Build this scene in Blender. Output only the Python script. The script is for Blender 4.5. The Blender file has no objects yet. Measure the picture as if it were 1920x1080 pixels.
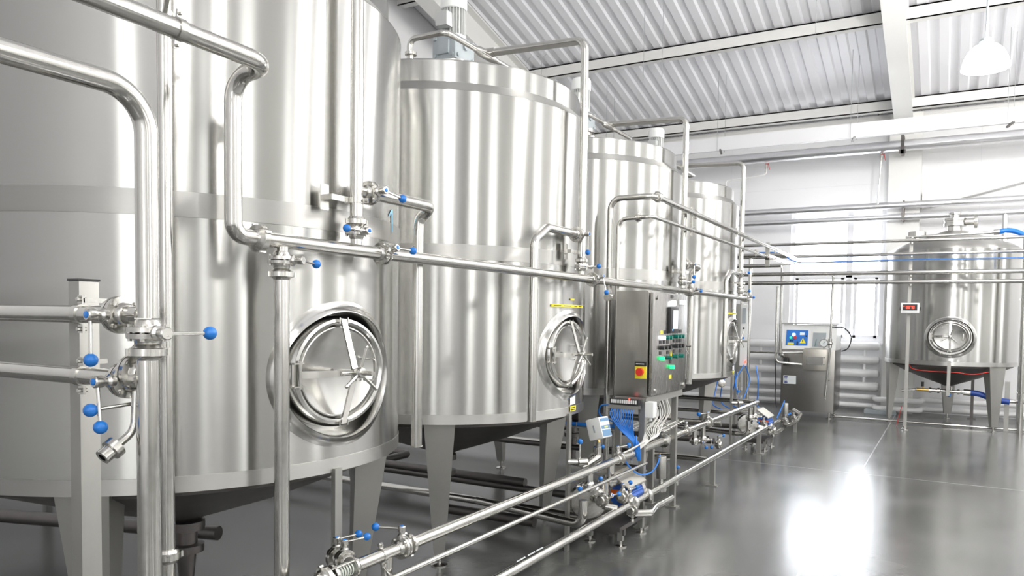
import bpy, bmesh, math, random
from mathutils import Vector as V, Matrix
random.seed(4)
PI = math.pi
S = bpy.context.scene
C = S.collection

# ------------------------------------------------------------------ camera, world, exposure
CAM_H = 1.55
yaw, pitch, roll = 0.5015, -0.0447, 0.0151
fwd = V((-math.sin(yaw)*math.cos(pitch), math.cos(yaw)*math.cos(pitch), math.sin(pitch)))
rt = V((math.cos(yaw), math.sin(yaw), 0)); up = rt.cross(fwd)
r2 = rt*math.cos(roll)+up*math.sin(roll); u2 = -rt*math.sin(roll)+up*math.cos(roll)
cd = bpy.data.cameras.new('camera'); cam = bpy.data.objects.new('camera', cd); C.objects.link(cam)
cd.sensor_width = 36; cd.lens = 1400.23/1920*36
cd.shift_x = -(1013.2-960)/1920; cd.shift_y = (658.0-540)/1920
cd.clip_start = .05; cd.clip_end = 100
M4 = Matrix.Identity(4)
for i in range(3):
    M4[i][0] = r2[i]; M4[i][1] = u2[i]; M4[i][2] = -fwd[i]
M4[2][3] = CAM_H
cam.matrix_world = M4
S.camera = cam
w = bpy.data.worlds.new('daylight'); S.world = w; w.use_nodes = True
w.node_tree.nodes['Background'].inputs[0].default_value = (.85, .92, 1, 1)
w.node_tree.nodes['Background'].inputs[1].default_value = 1.0
S.view_settings.view_transform = 'Standard'; S.view_settings.look = 'None'
S.view_settings.exposure = 0.68; S.view_settings.gamma = 1
WIN_STRENGTH = 5.0      # daylight through the frosted window panes
LAMP_W = 78            # power of each high bay lamp

# ------------------------------------------------------------------ materials
def newmat(name):
    m = bpy.data.materials.new(name); m.use_nodes = True
    return m, m.node_tree.nodes, m.node_tree.links, m.node_tree.nodes['Principled BSDF']
def metal(name, col, rough, var=.06, scale=(6, 6, 6), aniso=0, bump=0.0, tint=0.0, metallic=1.0):
    m, N, L, b = newmat(name)
    b.inputs['Metallic'].default_value = metallic
    tc = N.new('ShaderNodeTexCoord'); mp = N.new('ShaderNodeMapping'); mp.inputs['Scale'].default_value = scale
    nz = N.new('ShaderNodeTexNoise'); nz.inputs['Scale'].default_value = 1; nz.inputs['Detail'].default_value = 5
    L.new(tc.outputs['Object'], mp.inputs[0]); L.new(mp.outputs[0], nz.inputs[0])
    mr = N.new('ShaderNodeMapRange'); mr.inputs[3].default_value = rough-var; mr.inputs[4].default_value = rough+var
    L.new(nz.outputs[0], mr.inputs[0]); L.new(mr.outputs[0], b.inputs['Roughness'])
    cr = N.new('ShaderNodeMapRange'); cr.inputs[3].default_value = 1-tint; cr.inputs[4].default_value = 1+tint
    L.new(nz.outputs[0], cr.inputs[0])
    vm = N.new('ShaderNodeVectorMath'); vm.operation = 'SCALE'; vm.inputs[0].default_value = col
    L.new(cr.outputs[0], vm.inputs['Scale']); L.new(vm.outputs[0], b.inputs['Base Color'])
    if aniso:
        tg = N.new('ShaderNodeTangent'); tg.direction_type = 'RADIAL'; tg.axis = 'Z'
        L.new(tg.outputs[0], b.inputs['Tangent']); b.inputs['Anisotropic'].default_value = aniso; b.inputs['Anisotropic Rotation'].default_value = .25
    if bump:
        bp = N.new('ShaderNodeBump'); bp.inputs['Strength'].default_value = bump; bp.inputs['Distance'].default_value = .002
        L.new(nz.outputs[0], bp.inputs['Height']); L.new(bp.outputs[0], b.inputs['Normal'])
    return m
def plain(name, col, rough=.5, metallic=0, emit=0, alpha=1, trans=0, noise=0, nscale=8):
    m, N, L, b = newmat(name)
    b.inputs['Base Color'].default_value = (*col, 1); b.inputs['Roughness'].default_value = rough
    b.inputs['Metallic'].default_value = metallic
    if emit:
        b.inputs['Emission Color'].default_value = (*col, 1); b.inputs['Emission Strength'].default_value = emit
    if trans: b.inputs['Transmission Weight'].default_value = trans; b.inputs['IOR'].default_value = 1.45
    nz = N.new('ShaderNodeTexNoise'); nz.inputs['Scale'].default_value = nscale; nz.inputs['Detail'].default_value = 4
    tc = N.new('ShaderNodeTexCoord'); L.new(tc.outputs['Object'], nz.inputs[0])
    mr = N.new('ShaderNodeMapRange'); mr.inputs[3].default_value = max(0, rough-.05); mr.inputs[4].default_value = min(1, rough+.05)
    L.new(nz.outputs[0], mr.inputs[0]); L.new(mr.outputs[0], b.inputs['Roughness'])
    if noise:
        cr = N.new('ShaderNodeMapRange'); cr.inputs[3].default_value = 1-noise; cr.inputs[4].default_value = 1+noise
        L.new(nz.outputs[0], cr.inputs[0])
        vm = N.new('ShaderNodeVectorMath'); vm.operation = 'SCALE'; vm.inputs[0].default_value = col
        L.new(cr.outputs[0], vm.inputs['Scale']); L.new(vm.outputs[0], b.inputs['Base Color'])
    return m
tank_m = metal('brushed_steel_shell', (.465, .462, .444), .25, .015, (.5, .5, 90), aniso=.97, tint=.02)
band_m = metal('satin_steel_band', (.46, .455, .435), .40, .03, (3, 3, 120), aniso=.85, tint=.03)
pipe_m = metal('pipe_steel', (.60, .59, .56), .17, .06, (30, 30, 30), tint=.05)
cast_m = metal('valve_steel', (.58, .57, .54), .24, .08, (60, 60, 60), bump=.15, tint=.08)
door_m = metal('manway_steel', (.56, .555, .535), .19, .05, (8, 8, 8), tint=.05)
leg_m = metal('matt_sheet_steel', (.42, .415, .39), .50, .05, (40, 40, 40), tint=.06)
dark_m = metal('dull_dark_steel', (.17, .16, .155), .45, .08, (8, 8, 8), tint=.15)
cab_m = metal('cabinet_brushed_steel', (.34, .33, .31), .30, .03, (120, 3, 3), tint=.05)
cabd_m = metal('cabinet_door_steel', (.36, .35, .335), .27, .03, (3, 120, 3), tint=.04)
foil_m = metal('foil_insulation', (.86, .86, .88), .32, .06, (25, 60, 60), bump=1.0, tint=.06)
blue_m = plain('blue_plastic', (.012, .16, .55), .18)
bluec_m = plain('blue_rubber', (.01, .17, .62), .35)
bluepanel_m = plain('blue_panel', (.02, .16, .55), .4)
white_m = plain('white_plastic', (.78, .79, .78), .4)
grey_m = plain('grey_paint', (.36, .40, .42), .45, noise=.05)
motor_m = plain('motor_paint', (.55, .56, .55), .4, metallic=.3)
cowl_m = plain('white_cowl', (.85, .86, .85), .3)
black_m = plain('black_plastic', (.02, .02, .022), .4)
orange_m = plain('orange_plastic', (.75, .14, .02), .4)
red_m = plain('red_plastic', (.65, .03, .02), .35)
yellow_m = plain('yellow_label', (.85, .75, .03), .5)
paper_m = plain('paper_label', (.78, .82, .83), .6)
sky1_m = plain('light_blue_decal', (.25, .58, .80), .4)
redled = plain('red_led', (1, .04, .02), .4, emit=4)
greenled = plain('green_led', (.02, .9, .25), .4, emit=.9)
whiteled = plain('white_led', (.9, .95, 1), .4, emit=1.4)
screen_m = plain('lit_screen', (.62, .68, .75), .3, emit=.25)
greenb_m = plain('green_button', (.0, .16, .12), .3)
brass_m = metal('brass', (.62, .42, .16), .3)
rope_m = plain('cable_white', (.75, .74, .70), .5)
wire_m = plain('steel_wire', (.35, .37, .37), .5)
glass_m = plain('clear_glass', (.95, .98, .96), .03, trans=1)
wall_paint = plain('white_wall_panel', (.91, .91, .92), .32, noise=.01, nscale=2)
ceil_m = plain('corrugated_sheet', (.88, .88, .91), .38, noise=.02, nscale=3)
beam_m = plain('cream_beam_paint', (.84, .835, .81), .42, noise=.01)
far_wall_m = plain('grey_hall_panel', (.62, .62, .60), .35, noise=.05, nscale=1)
rad_m = plain('radiator_paint', (.86, .86, .86), .3)
frame_m = plain('window_frame_paint', (.84, .84, .86), .35)
shade_m = plain('lamp_dome', (.95, .95, .95), .3, emit=7.0)
pane_m = plain('bright_window_pane', (.93, .96, 1.0), .2, emit=WIN_STRENGTH)
added_pane_m = plain('added_window_pane', (.95, .96, .95), .2, emit=3.2)  # glowing panes of the added, unseen windows

# polished grey epoxy floor with two pale joints
floor_m, N, L, b = newmat('epoxy_floor')
tc = N.new('ShaderNodeTexCoord')
nz = N.new('ShaderNodeTexNoise'); nz.inputs['Scale'].default_value = 1.3; nz.inputs['Detail'].default_value = 8
nz2 = N.new('ShaderNodeTexNoise'); nz2.inputs['Scale'].default_value = 45; nz2.inputs['Detail'].default_value = 4
L.new(tc.outputs['Object'], nz.inputs[0]); L.new(tc.outputs['Object'], nz2.inputs[0])
ramp = N.new('ShaderNodeValToRGB')
ramp.color_ramp.elements[0].position = .35; ramp.color_ramp.elements[0].color = (.085, .088, .083, 1)
ramp.color_ramp.elements[1].position = .7; ramp.color_ramp.elements[1].color = (.13, .132, .128, 1)
L.new(nz.outputs[0], ramp.inputs[0])
sx = N.new('ShaderNodeSeparateXYZ'); L.new(tc.outputs['Object'], sx.inputs[0])
def linemask(sock, pos, hw):
    a = N.new('ShaderNodeMath'); a.operation = 'SUBTRACT'; a.inputs[1].default_value = pos; L.new(sock, a.inputs[0])
    c = N.new('ShaderNodeMath'); c.operation = 'ABSOLUTE'; L.new(a.outputs[0], c.inputs[0])
    d = N.new('ShaderNodeMath'); d.operation = 'LESS_THAN'; d.inputs[1].default_value = hw; L.new(c.outputs[0], d.inputs[0])
    return d.outputs[0]
m1 = linemask(sx.outputs[0], -.765, .007); m2 = linemask(sx.outputs[1], 8.25, .006)
mx = N.new('ShaderNodeMath'); mx.operation = 'MAXIMUM'; L.new(m1, mx.inputs[0]); L.new(m2, mx.inputs[1])
mix = N.new('ShaderNodeMix'); mix.data_type = 'RGBA'; mix.inputs[7].default_value = (.42, .42, .43, 1)
L.new(mx.outputs[0], mix.inputs[0]); L.new(ramp.outputs[0], mix.inputs[6]); L.new(mix.outputs[2], b.inputs['Base Color'])
mr = N.new('ShaderNodeMapRange'); mr.inputs[1].default_value = .3; mr.inputs[2].default_value = .7
mr.inputs[3].default_value = .17; mr.inputs[4].default_value = .23
L.new(nz.outputs[0], mr.inputs[0]); L.new(mr.outputs[0], b.inputs['Roughness'])
bp = N.new('ShaderNodeBump'); bp.inputs['Strength'].default_value = .06; bp.inputs['Distance'].default_value = .004
L.new(nz2.outputs[0], bp.inputs['Height']); L.new(bp.outputs[0], b.inputs['Normal'])
b.inputs['Specular IOR Level'].default_value = 1.0; b.inputs['IOR'].default_value = 1.6

# ------------------------------------------------------------------ mesh builder
class MB:
    """collects shapes in one bmesh"""
    def __init__(s): s.bm = bmesh.new()
    def grid(s, rings, closed=True, cap0=False, cap1=False):
        vs = [[s.bm.verts.new(p) for p in r] for r in rings]
        n = len(vs[0])
        for a, b in zip(vs, vs[1:]):
            for i in range(n if closed else n-1):
                j = (i+1) % n
                s.bm.faces.new((a[i], a[j], b[j], b[i]))
        if cap0: s.bm.faces.new(list(reversed(vs[0])))
        if cap1: s.bm.faces.new(vs[-1])
        return s
    def box(s, c, size, rot=None, taper=1.0, bev=0):
        hx, hy, hz = size[0]/2, size[1]/2, size[2]/2
        c = V(c); R = rot or Matrix.Identity(3)
        tmp = bmesh.new(); vs = []
        for z in (-1, 1):
            t = 1 if z < 0 else taper
            for x, y in ((-1, -1), (1, -1), (1, 1), (-1, 1)):
                vs.append(tmp.verts.new((x*hx*t, y*hy*t, z*hz)))
        for f in ((3, 2, 1, 0), (4, 5, 6, 7), (0, 1, 5, 4), (1, 2, 6, 5), (2, 3, 7, 6), (3, 0, 4, 7)):
            tmp.faces.new([vs[i] for i in f])
        if bev: bmesh.ops.bevel(tmp, geom=list(tmp.edges), offset=bev, segments=2, affect='EDGES', profile=.6)
        mp = {}
        for v in tmp.verts: mp[v] = s.bm.verts.new(c + R @ v.co)
        for f in tmp.faces: s.bm.faces.new([mp[v] for v in f.verts])
        tmp.free(); return s
    def prism(s, pts, d):
        """closed outline pts swept by vector d"""
        a = [s.bm.verts.new(V(p)) for p in pts]; b = [s.bm.verts.new(V(p)+V(d)) for p in pts]
        n = len(a)
        for i in range(n): s.bm.faces.new((a[i], a[(i+1) % n], b[(i+1) % n], b[i]))
        s.bm.faces.new(list(reversed(a))); s.bm.faces.new(b); return s
    def lathe(s, prof, o=(0, 0, 0), ax=(0, 0, 1), n=32, ang=None, caps=True):
        o = V(o); ax = V(ax).normalized()
        t = V((1, 0, 0)) if abs(ax.x) < .9 else V((0, 1, 0))
        e1 = ax.cross(t).normalized(); e2 = ax.cross(e1)
        rings = []
        for r, z in prof:
            rings.append([o+ax*z+(e1*math.cos(2*PI*i/n)+e2*math.sin(2*PI*i/n))*max(r, 1e-5) for i in range(n)])
        return s.grid(rings, True, caps, caps)
    def cyl(s, a, b, r, r1=None, n=20):
        a = V(a); b = V(b); h = (b-a).length
        return s.lathe([(r, 0), (r if r1 is None else r1, h)], a, b-a, n)
    def sphere(s, c, r, n=20):
        m = n//2
        return s.lathe([(r*math.sin(PI*k/m), -r*math.cos(PI*k/m)) for k in range(m+1)], c, (0, 0, 1), n)
    def tube(s, pts, r, bend=.05, n=18, caps=True, seg=7):
        pts = [V(p) for p in pts]; P = [pts[0]]
        for i in range(1, len(pts)-1):
            a, p, c = pts[i-1], pts[i], pts[i+1]
            d1 = (a-p).normalized(); d2 = (c-p).normalized()
            ang = d1.angle(d2, PI)
            if ang > PI-.02: P.append(p); continue
            half = ang/2
            t = min(bend/math.tan(half), (a-p).length*.48, (c-p).length*.48)
            rr = t*math.tan(half)
            cen = p+(d1+d2).normalized()*(rr/math.sin(half))
            s0 = p+d1*t-cen; s1 = p+d2*t-cen
            tot = s0.angle(s1); axis = s0.cross(s1).normalized()
            for k in range(seg+1): P.append(cen+Matrix.Rotation(tot*k/seg, 3, axis) @ s0)
        P.append(pts[-1])
        T = []
        for i in range(len(P)):
            d = V((0, 0, 0))
            if i: d += (P[i]-P[i-1]).normalized()
            if i < len(P)-1: d += (P[i+1]-P[i]).normalized()
            T.append(d.normalized())
        t = T[0]; nrm = t.orthogonal().normalized(); rings = []
        for i, p in enumerate(P):
            if i:
                q = T[i-1].rotation_difference(T[i]); nrm = (q @ nrm).normalized()
            bn = T[i].cross(nrm)
            rings.append([p+(nrm*math.cos(2*PI*k/n)+bn*math.sin(2*PI*k/n))*r for k in range(n)])
        return s.grid(rings, True, caps, caps)
    def spline(s, pts, r, n=8, sub=8):
        """smooth hose through pts"""
        pts = [V(p) for p in pts]; Q = []
        ext = [pts[0]*2-pts[1]]+pts+[pts[-1]*2-pts[-2]]
        for i in range(1, len(ext)-2):
            p0, p1, p2, p3 = ext[i-1:i+3]
            for k in range(sub):
                t = k/sub
                Q.append(.5*((2*p1)+(p2-p0)*t+(2*p0-5*p1+4*p2-p3)*t*t+(3*p1-p0-3*p2+p3)*t**3))
        Q.append(pts[-1])
        return s.tube(Q, r, bend=0.0001, n=n, seg=1)
    def build(s, name, mat, parent=None, world=True, angle=35, normals=None):
        bm = s.bm
        bmesh.ops.recalc_face_normals(bm, faces=bm.faces)
        me = bpy.data.meshes.new(name)
        if parent is not None and world:
            o_ = parent
            while o_.parent: o_ = o_.parent
            bmesh.ops.translate(bm, verts=bm.verts, vec=-o_.location)
        bm.to_mesh(me); bm.free()
        me.materials.append(mat)
        me.shade_smooth(); me.set_sharp_from_angle(angle=math.radians(angle))
        o = bpy.data.objects.new(name, me); C.objects.link(o)
        if parent is not None: o.parent = parent
        return o
def tag(o, label=None, cat=None, group=None, kind=None):
    if label: o['label'] = label
    if cat: o['category'] = cat
    if group: o['group'] = group
    if kind: o['kind'] = kind
    return o
def thing(name, label, cat, loc=(0, 0, 0), group=None):
    o = bpy.data.objects.new(name, None); C.objects.link(o); o.location = loc; o.empty_display_size = .1
    return tag(o, label, cat, group)
def struct(name, mb, mat, parent=None):
    o = mb.build(name, mat, parent)
    if parent is None: tag(o, kind='structure')
    return o
def copy_tree(o, parent=None):
    c = o.copy(); C.objects.link(c)
    if parent is not None: c.parent = parent
    for ch in list(o.children): copy_tree(ch, c)
    return c

# ------------------------------------------------------------------ the hall
WX0, WX1, WY0, WY1 = -7.6, 6.2, -4.5, 14.5
def roofz(y): return 5.34+.245*(14-y)
floor = MB().box(((WX0+WX1)/2, (WY0+WY1)/2, -.06), (WX1-WX0+.6, WY1-WY0+.6, .12)); struct('floor', floor, floor_m)
# corrugated roof sheet: trapezoid ribs running down the slope
m = MB(); xs = []; x = WX0-.1; k = 0
while x < WX1+.1:
    xs += [(x, 0), (x+.10, 0), (x+.125, -.038), (x+.245, -.038)]; x += .27
lo = [[V((a, y, roofz(y)+z)) for a, z in xs] for y in (WY1+.1, WY0-.1)]
hi = [[V((a, y, roofz(y)+.1)) for a, z in xs] for y in (WY0-.1, WY1+.1)]
m.grid([lo[0], lo[1], hi[0], hi[1]], closed=False); struct('ceiling', m, ceil_m)
# walls; back wall has the tall window opening
def wall_with_hole(name, y, x0, x1, z1, holes, th=.25, mat=None):
    m = MB(); xs = sorted({x0, x1, *[h[0] for h in holes], *[h[1] for h in holes]})
    for a, b_ in zip(xs, xs[1:]):
        hh = [h for h in holes if h[0] <= a+1e-6 and h[1] >= b_-1e-6]
        segs = [(0, z1)] if not hh else [(0, hh[0][2]), (hh[0][3], z1)]
        for s0, s1 in segs: m.box(((a+b_)/2, y+th/2, (s0+s1)/2), (b_-a, th, s1-s0))
    return struct(name, m, mat or wall_paint)
wall_with_hole('wall_back', WY1, WX0-.2, WX1+.2, 5.35, [(-2.66, -1.06, 1.2, 3.63)])
m = MB(); m.box((WX0-.1, (WY0+WY1)/2, 5), (.2, WY1-WY0+.4, 10.2)); struct('wall_left', m, wall_paint)
def wall_x(name, x, holes):
    m = MB(); ys = sorted({WY0-.2, WY1+.2, *[h[0] for h in holes], *[h[1] for h in holes]})
    for a, b_ in zip(ys, ys[1:]):
        hh = [h for h in holes if h[0] <= a+1e-6 and h[1] >= b_-1e-6]
        for s0, s1 in ([(0, 10.2)] if not hh else [(0, hh[0][2]), (hh[0][3], 10.2)]):
            m.box((x+.12, (a+b_)/2, (s0+s1)/2), (.24, b_-a, s1-s0))
    return struct(name, m, far_wall_m)
RW = [(-3.0, -2.4, 1.0, 5.2), (.2, 1.2, 1.0, 5.2), (3.7, 4.2, 1.0, 5.2), (6.5, 7.5, 1.0, 5.2), (10.3, 10.8, 1.0, 5.2), (12.5, 13.1, 1.0, 5.2)]  # unseen windows added and spaced to streak the tank reflections
wall_x('wall_right', WX1, RW)
wall_with_hole('wall_front', WY0-.25, WX0-.2, WX1+.2, 10.2, [(.6, 1.8, 1.0, 5.2)], mat=wall_paint)
# faint panel joints on the back wall
m = MB()
for x in (-5.0, -3.8, .35, 1.55, 2.75): m.box((x, WY1-.001, 2.6), (.008, .004, 5.2))
for z in (4.0,): m.box((-4.2, WY1-.001, z), (6, .004, .008))
struct('trim_1', m, frame_m)
# windows
def window(nm, axis, pos, a0, a1, z0, z1, mull=None, trans=None):
    w = bpy.data.objects.new(nm, None); C.objects.link(w); tag(w, kind='structure')
    f = MB(); p = MB(); t = .07
    def bx(mb, u, v, su, sv, d0, d1):
        c = (d0+d1)/2; sd = abs(d1-d0)
        if axis == 'y': mb.box((u, pos+c, v), (su, sd, sv))
        else: mb.box((pos+c, u, v), (sd, su, sv))
    um, vm = (a0+a1)/2, (z0+z1)/2
    for u in (a0+t/2, a1-t/2): bx(f, u, vm, t, z1-z0, .06, .14)
    for v in (z0+t/2, z1-t/2): bx(f, um, v, a1-a0-2*t, t, .06, .14)
    if mull is not None: bx(f, mull, vm, .10, z1-z0-2*t, .06, .14)
    if trans is not None: bx(f, um, trans, a1-a0-2*t, .09, .06, .14)
    bx(p, um, vm, a1-a0-t, z1-z0-t, .10, .11)
    fo = f.build('window_frame', frame_m, w); p.build('pane', pane_m if nm == 'window_1' else added_pane_m, w)
    s = MB(); bx(s, um, z0-.02, a1-a0+.08, .04, -.06, .14); s.build('window_sill', frame_m, w)
    return w
w1 = window('window_1', 'y', WY1, -2.66, -1.06, 1.2, 3.63, -1.64, 2.40)
for i, h in enumerate(RW): window('window_%d' % (i+2), 'x', WX1, h[0], h[1], h[2], h[3], (h[0]+h[1])/2, 2.6)
for i, h in enumerate([(.6, 1.8)]): window('window_%d' % (i+8), 'y', WY0-.25, h[0], h[1], 1.0, 5.2, (h[0]+h[1])/2, 2.6)  # added unseen window behind the camera, for the tank reflections
# inner sash of the back window below the transom
m = MB()
for x0, x1 in ((-2.59, -1.70), (-1.58, -1.13)):
    for x in (x0+.05, x1-.05): m.box((x, WY1+.088, 1.82), (.05, .04, 1.12))
    for z in (1.29, 2.35): m.box(((x0+x1)/2, WY1+.088, z), (x1-x0, .04, .05))
m.build('window_sash', frame_m, w1)
# roof steel: rafters along the slope, purlins across, wall columns
def beam_thing(name, label, mb): o = mb.build(name, beam_m); return tag(o, kind='structure')
def rafter(name, xc):
    m = MB(); y0, y1 = WY0, 14.3
    for (hw, d0, d1) in ((.14, 0, .03), (.02, .03, .47), (.14, .47, .50)):
        a = [V((xc-hw, y0, roofz(y0)-.06-d1)), V((xc+hw, y0, roofz(y0)-.06-d1)), V((xc+hw, y0, roofz(y0)-.06-d0)), V((xc-hw, y0, roofz(y0)-.06-d0))]
        m.prism(a, (0, y1-y0, roofz(y1)-roofz(y0)))
    m.box((xc, 7.0, roofz(7)-.31), (.27, .02, .45))
    beam_thing(name, '', m)
rafter('trim_2', -.79); rafter('trim_3', -6.78)
def purlin(name, y, dz=0, x0=WX0, x1=WX1, h=.19):
    m = MB(); z = roofz(y)-.040+dz
    m.box(((x0+x1)/2, y, z-.01), (x1-x0, .12, .02)).box(((x0+x1)/2, y-.05, z-h/2), (x1-x0, .02, h)).box(((x0+x1)/2, y, z-h+.01), (x1-x0, .12, .02))
    beam_thing(name, '', m)
for k, y in enumerate((14.0, 11.6, 9.2, 6.8, 4.4, 2.0, -.4, -2.8)): purlin('trim_%d' % (4+k), y)
m = MB()
for k in range(4): m.box(((WX0+WX1)/2, 14.36-.03*(k % 2), 5.11-.07*k), (WX1-WX0, .09, .062))
struct('trim_13', m, beam_m)      # grooved eave fascia
m = MB()
for xc in (-.77, -6.78):
    m.box((xc, 14.18, 2.55), (.50, .03, 5.1)).box((xc, 14.33, 2.55), (.03, .28, 5.1)).box((xc-.2, 14.36, 2.55), (.03, .24, 5.1)).box((xc, 14.47, 2.55), (.50, .03, 5.1))
struct('trim_12', m, beam_m)      # steel columns
# slanting wall brace to the right of the column
m = MB(); a = (-.52, 14.33, 3.62); bq = (1.6, 14.33, 4.05)
m.prism([(-.5, 14.3, 3.50), (-.5, 14.45, 3.50), (-.5, 14.45, 3.78), (-.5, 14.3, 3.78)], (2.6, 0, .62))
struct('trim_14', m, beam_m)

# ------------------------------------------------------------------ lamps
def high_bay(x, y, z, label):
    t = thing('high_bay_lamp', label, 'lamp', (x, y, z), 'high bay lamps under the roof' )
    prof = [(.222, 0), (.218, .03), (.20, .10), (.165, .17), (.11, .225), (.06, .245)]
    inner = [(r-.006, z_) for r, z_ in reversed(prof)]
    MB().lathe(prof+inner, (x, y, z), n=40, caps=False).build('lamp_shade', shade_m, t)
    MB().lathe([(.062, .24), (.066, .27), (.05, .30), (.02, .31)], (x, y, z), n=24).build('lamp_holder', grey_m, t)
    MB().sphere((x, y, z+.12), .05).build('bulb', whiteled, t)
    MB().cyl((x, y, z+.31), (x, y, roofz(y)-.02), .012, n=10).build('suspension_rod', grey_m, t)
    ld = bpy.data.lights.new('bulb_light', 'POINT'); ld.energy = LAMP_W; ld.shadow_soft_size = .16; ld.color = (1, .98, .95)
    lo_ = bpy.data.objects.new('bulb_light', ld); C.objects.link(lo_); lo_.location = (0, 0, -.06); lo_.parent = t
    ld2 = bpy.data.lights.new('added_uplight', 'POINT'); ld2.energy = LAMP_W*1.0; ld2.shadow_soft_size = .09; ld2.color = (1, .98, .96)  # extra point light added above the dome to brighten the ceiling
    lo2 = bpy.data.objects.new('added_uplight', ld2); C.objects.link(lo2); lo2.location = (.1, 0, .36); lo2.parent = t
high_bay(.22, 9.0, 4.17, 'white glowing dome lamp hanging at upper right of the hall')
for (x, y) in ((.4, 4.4), (.4, -.4), (3.6, 9.0), (3.6, 4.4), (3.6, -.4), (3.6, 11.5)):  # unseen lamps added to brighten the hall and back wall
    if True: high_bay(x, y, 4.6, 'added white dome lamp out of view, lighting the hall')

# ------------------------------------------------------------------ valves
def valve_parts():
    """butterfly valve: pipe axis local Z, neck local +X"""
    b = MB()
    for s in (-1, 1):
        b.lathe([(.026, s*.034), (.030, s*.030), (.033, s*.016), (.049, s*.014), (.050, s*.002), (.026, 0)], n=32)
    for k in range(4):
        a = PI/4+k*PI/2; c = V((.042*math.cos(a), .042*math.sin(a), 0))
        b.cyl(c-V((0, 0, .021)), c+V((0, 0, .021)), .006, n=6)
    n = MB().lathe([(.020, .040), (.019, .052), (.0125, .058), (.0125, .073)], ax=(1, 0, 0), n=20)
    cap = MB().lathe([(.0155, .068), (.0162, .071), (.0162, .088), (.0135, .091)], ax=(1, 0, 0), n=24)
    dot = MB().lathe([(.009, .0905), (.009, .0925), (.007, .0935)], ax=(1, 0, 0), n=20)
    rod = MB().cyl((0.080, 0, .010), (.080, 0, .110), .0048, n=10)
    ball = MB().sphere((.080, 0, .116), .0172, 24)
    return [q.build(nm, mt) for q, nm, mt in ((b, 'valve_body', cast_m), (n, 'valve_neck', cast_m), (cap, 'neck_cap', cast_m), (dot, 'cap_disc', blue_m), (rod, 'handle_rod', pipe_m), (ball, 'ball_knob', blue_m))]
VP = valve_parts()
for o in VP: C.objects.unlink(o)
VALVES = []
def valve(loc, axis, neck, handle, label, scale=1.0, blue=True):
    z = V(axis).normalized(); x = V(neck); x = (x-z*x.dot(z)).normalized(); y = z.cross(x)
    R = Matrix((x, y, z)).transposed()
    h = R.inverted() @ V(handle); phi = math.atan2(-h.y, h.z)
    t = bpy.data.objects.new('butterfly_valve', None); C.objects.link(t); t.empty_display_size = .05
    t.matrix_world = Matrix.Translation(loc) @ R.to_4x4() @ Matrix.Scale(scale, 4)
    tag(t, label, 'valve', 'hand valves with blue ball knobs')
    for o in VP[:3]:
        c = o.copy(); C.objects.link(c); c.parent = t
        if o is VP[2] and blue:
            d = VP[3].copy(); C.objects.link(d); d.parent = c; d['label'] = 'blue disc set in the end of the neck'
    r = VP[4].copy(); C.objects.link(r); r.parent = t; r.rotation_euler = (phi, 0, 0)
    k = VP[5].copy(); C.objects.link(k); k.parent = r; k['label'] = 'blue ball knob'
    VALVES.append(t)
    return t
def union(mb, p, axis, r=.041, w=.022):
    """slotted union nut ring"""
    p = V(p); ax = V(axis).normalized()
    mb.lathe([(.028, -w), (.031, -w*.7), (r*.86, -w*.5), (r, -w*.42), (r, w*.42), (r*.86, w*.5), (.03, w*.9)], p, ax, 24)
    t = ax.orthogonal().normalized()
    for k in range(4):
        d = Matrix.Rotation(k*PI/2+.4, 3, ax) @ t; q = d.cross(ax)
        mb.box(p+d*(r+.001), (.010, .008, w*.86), Matrix((d, q, ax)).transposed())
def clip(mb, p, axis, ear, r=.029):
    """pipe clip: ring plus two ears with bolts"""
    p = V(p); ax = V(axis).normalized(); e = V(ear).normalized()
    mb.lathe([(r, -.011), (r+.003, -.011), (r+.003, .011), (r, .011)], p, ax, 28)
    q = e.cross(ax)
    for s in (-1, 1):
        mb.box(p+e*s*(r+.012), (.024, .007, .020), Matrix((e, q, ax)).transposed())
        mb.cyl(p+e*s*(r+.014)-q*.012, p+e*s*(r+.014)+q*.012, .0055, n=6)

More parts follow.
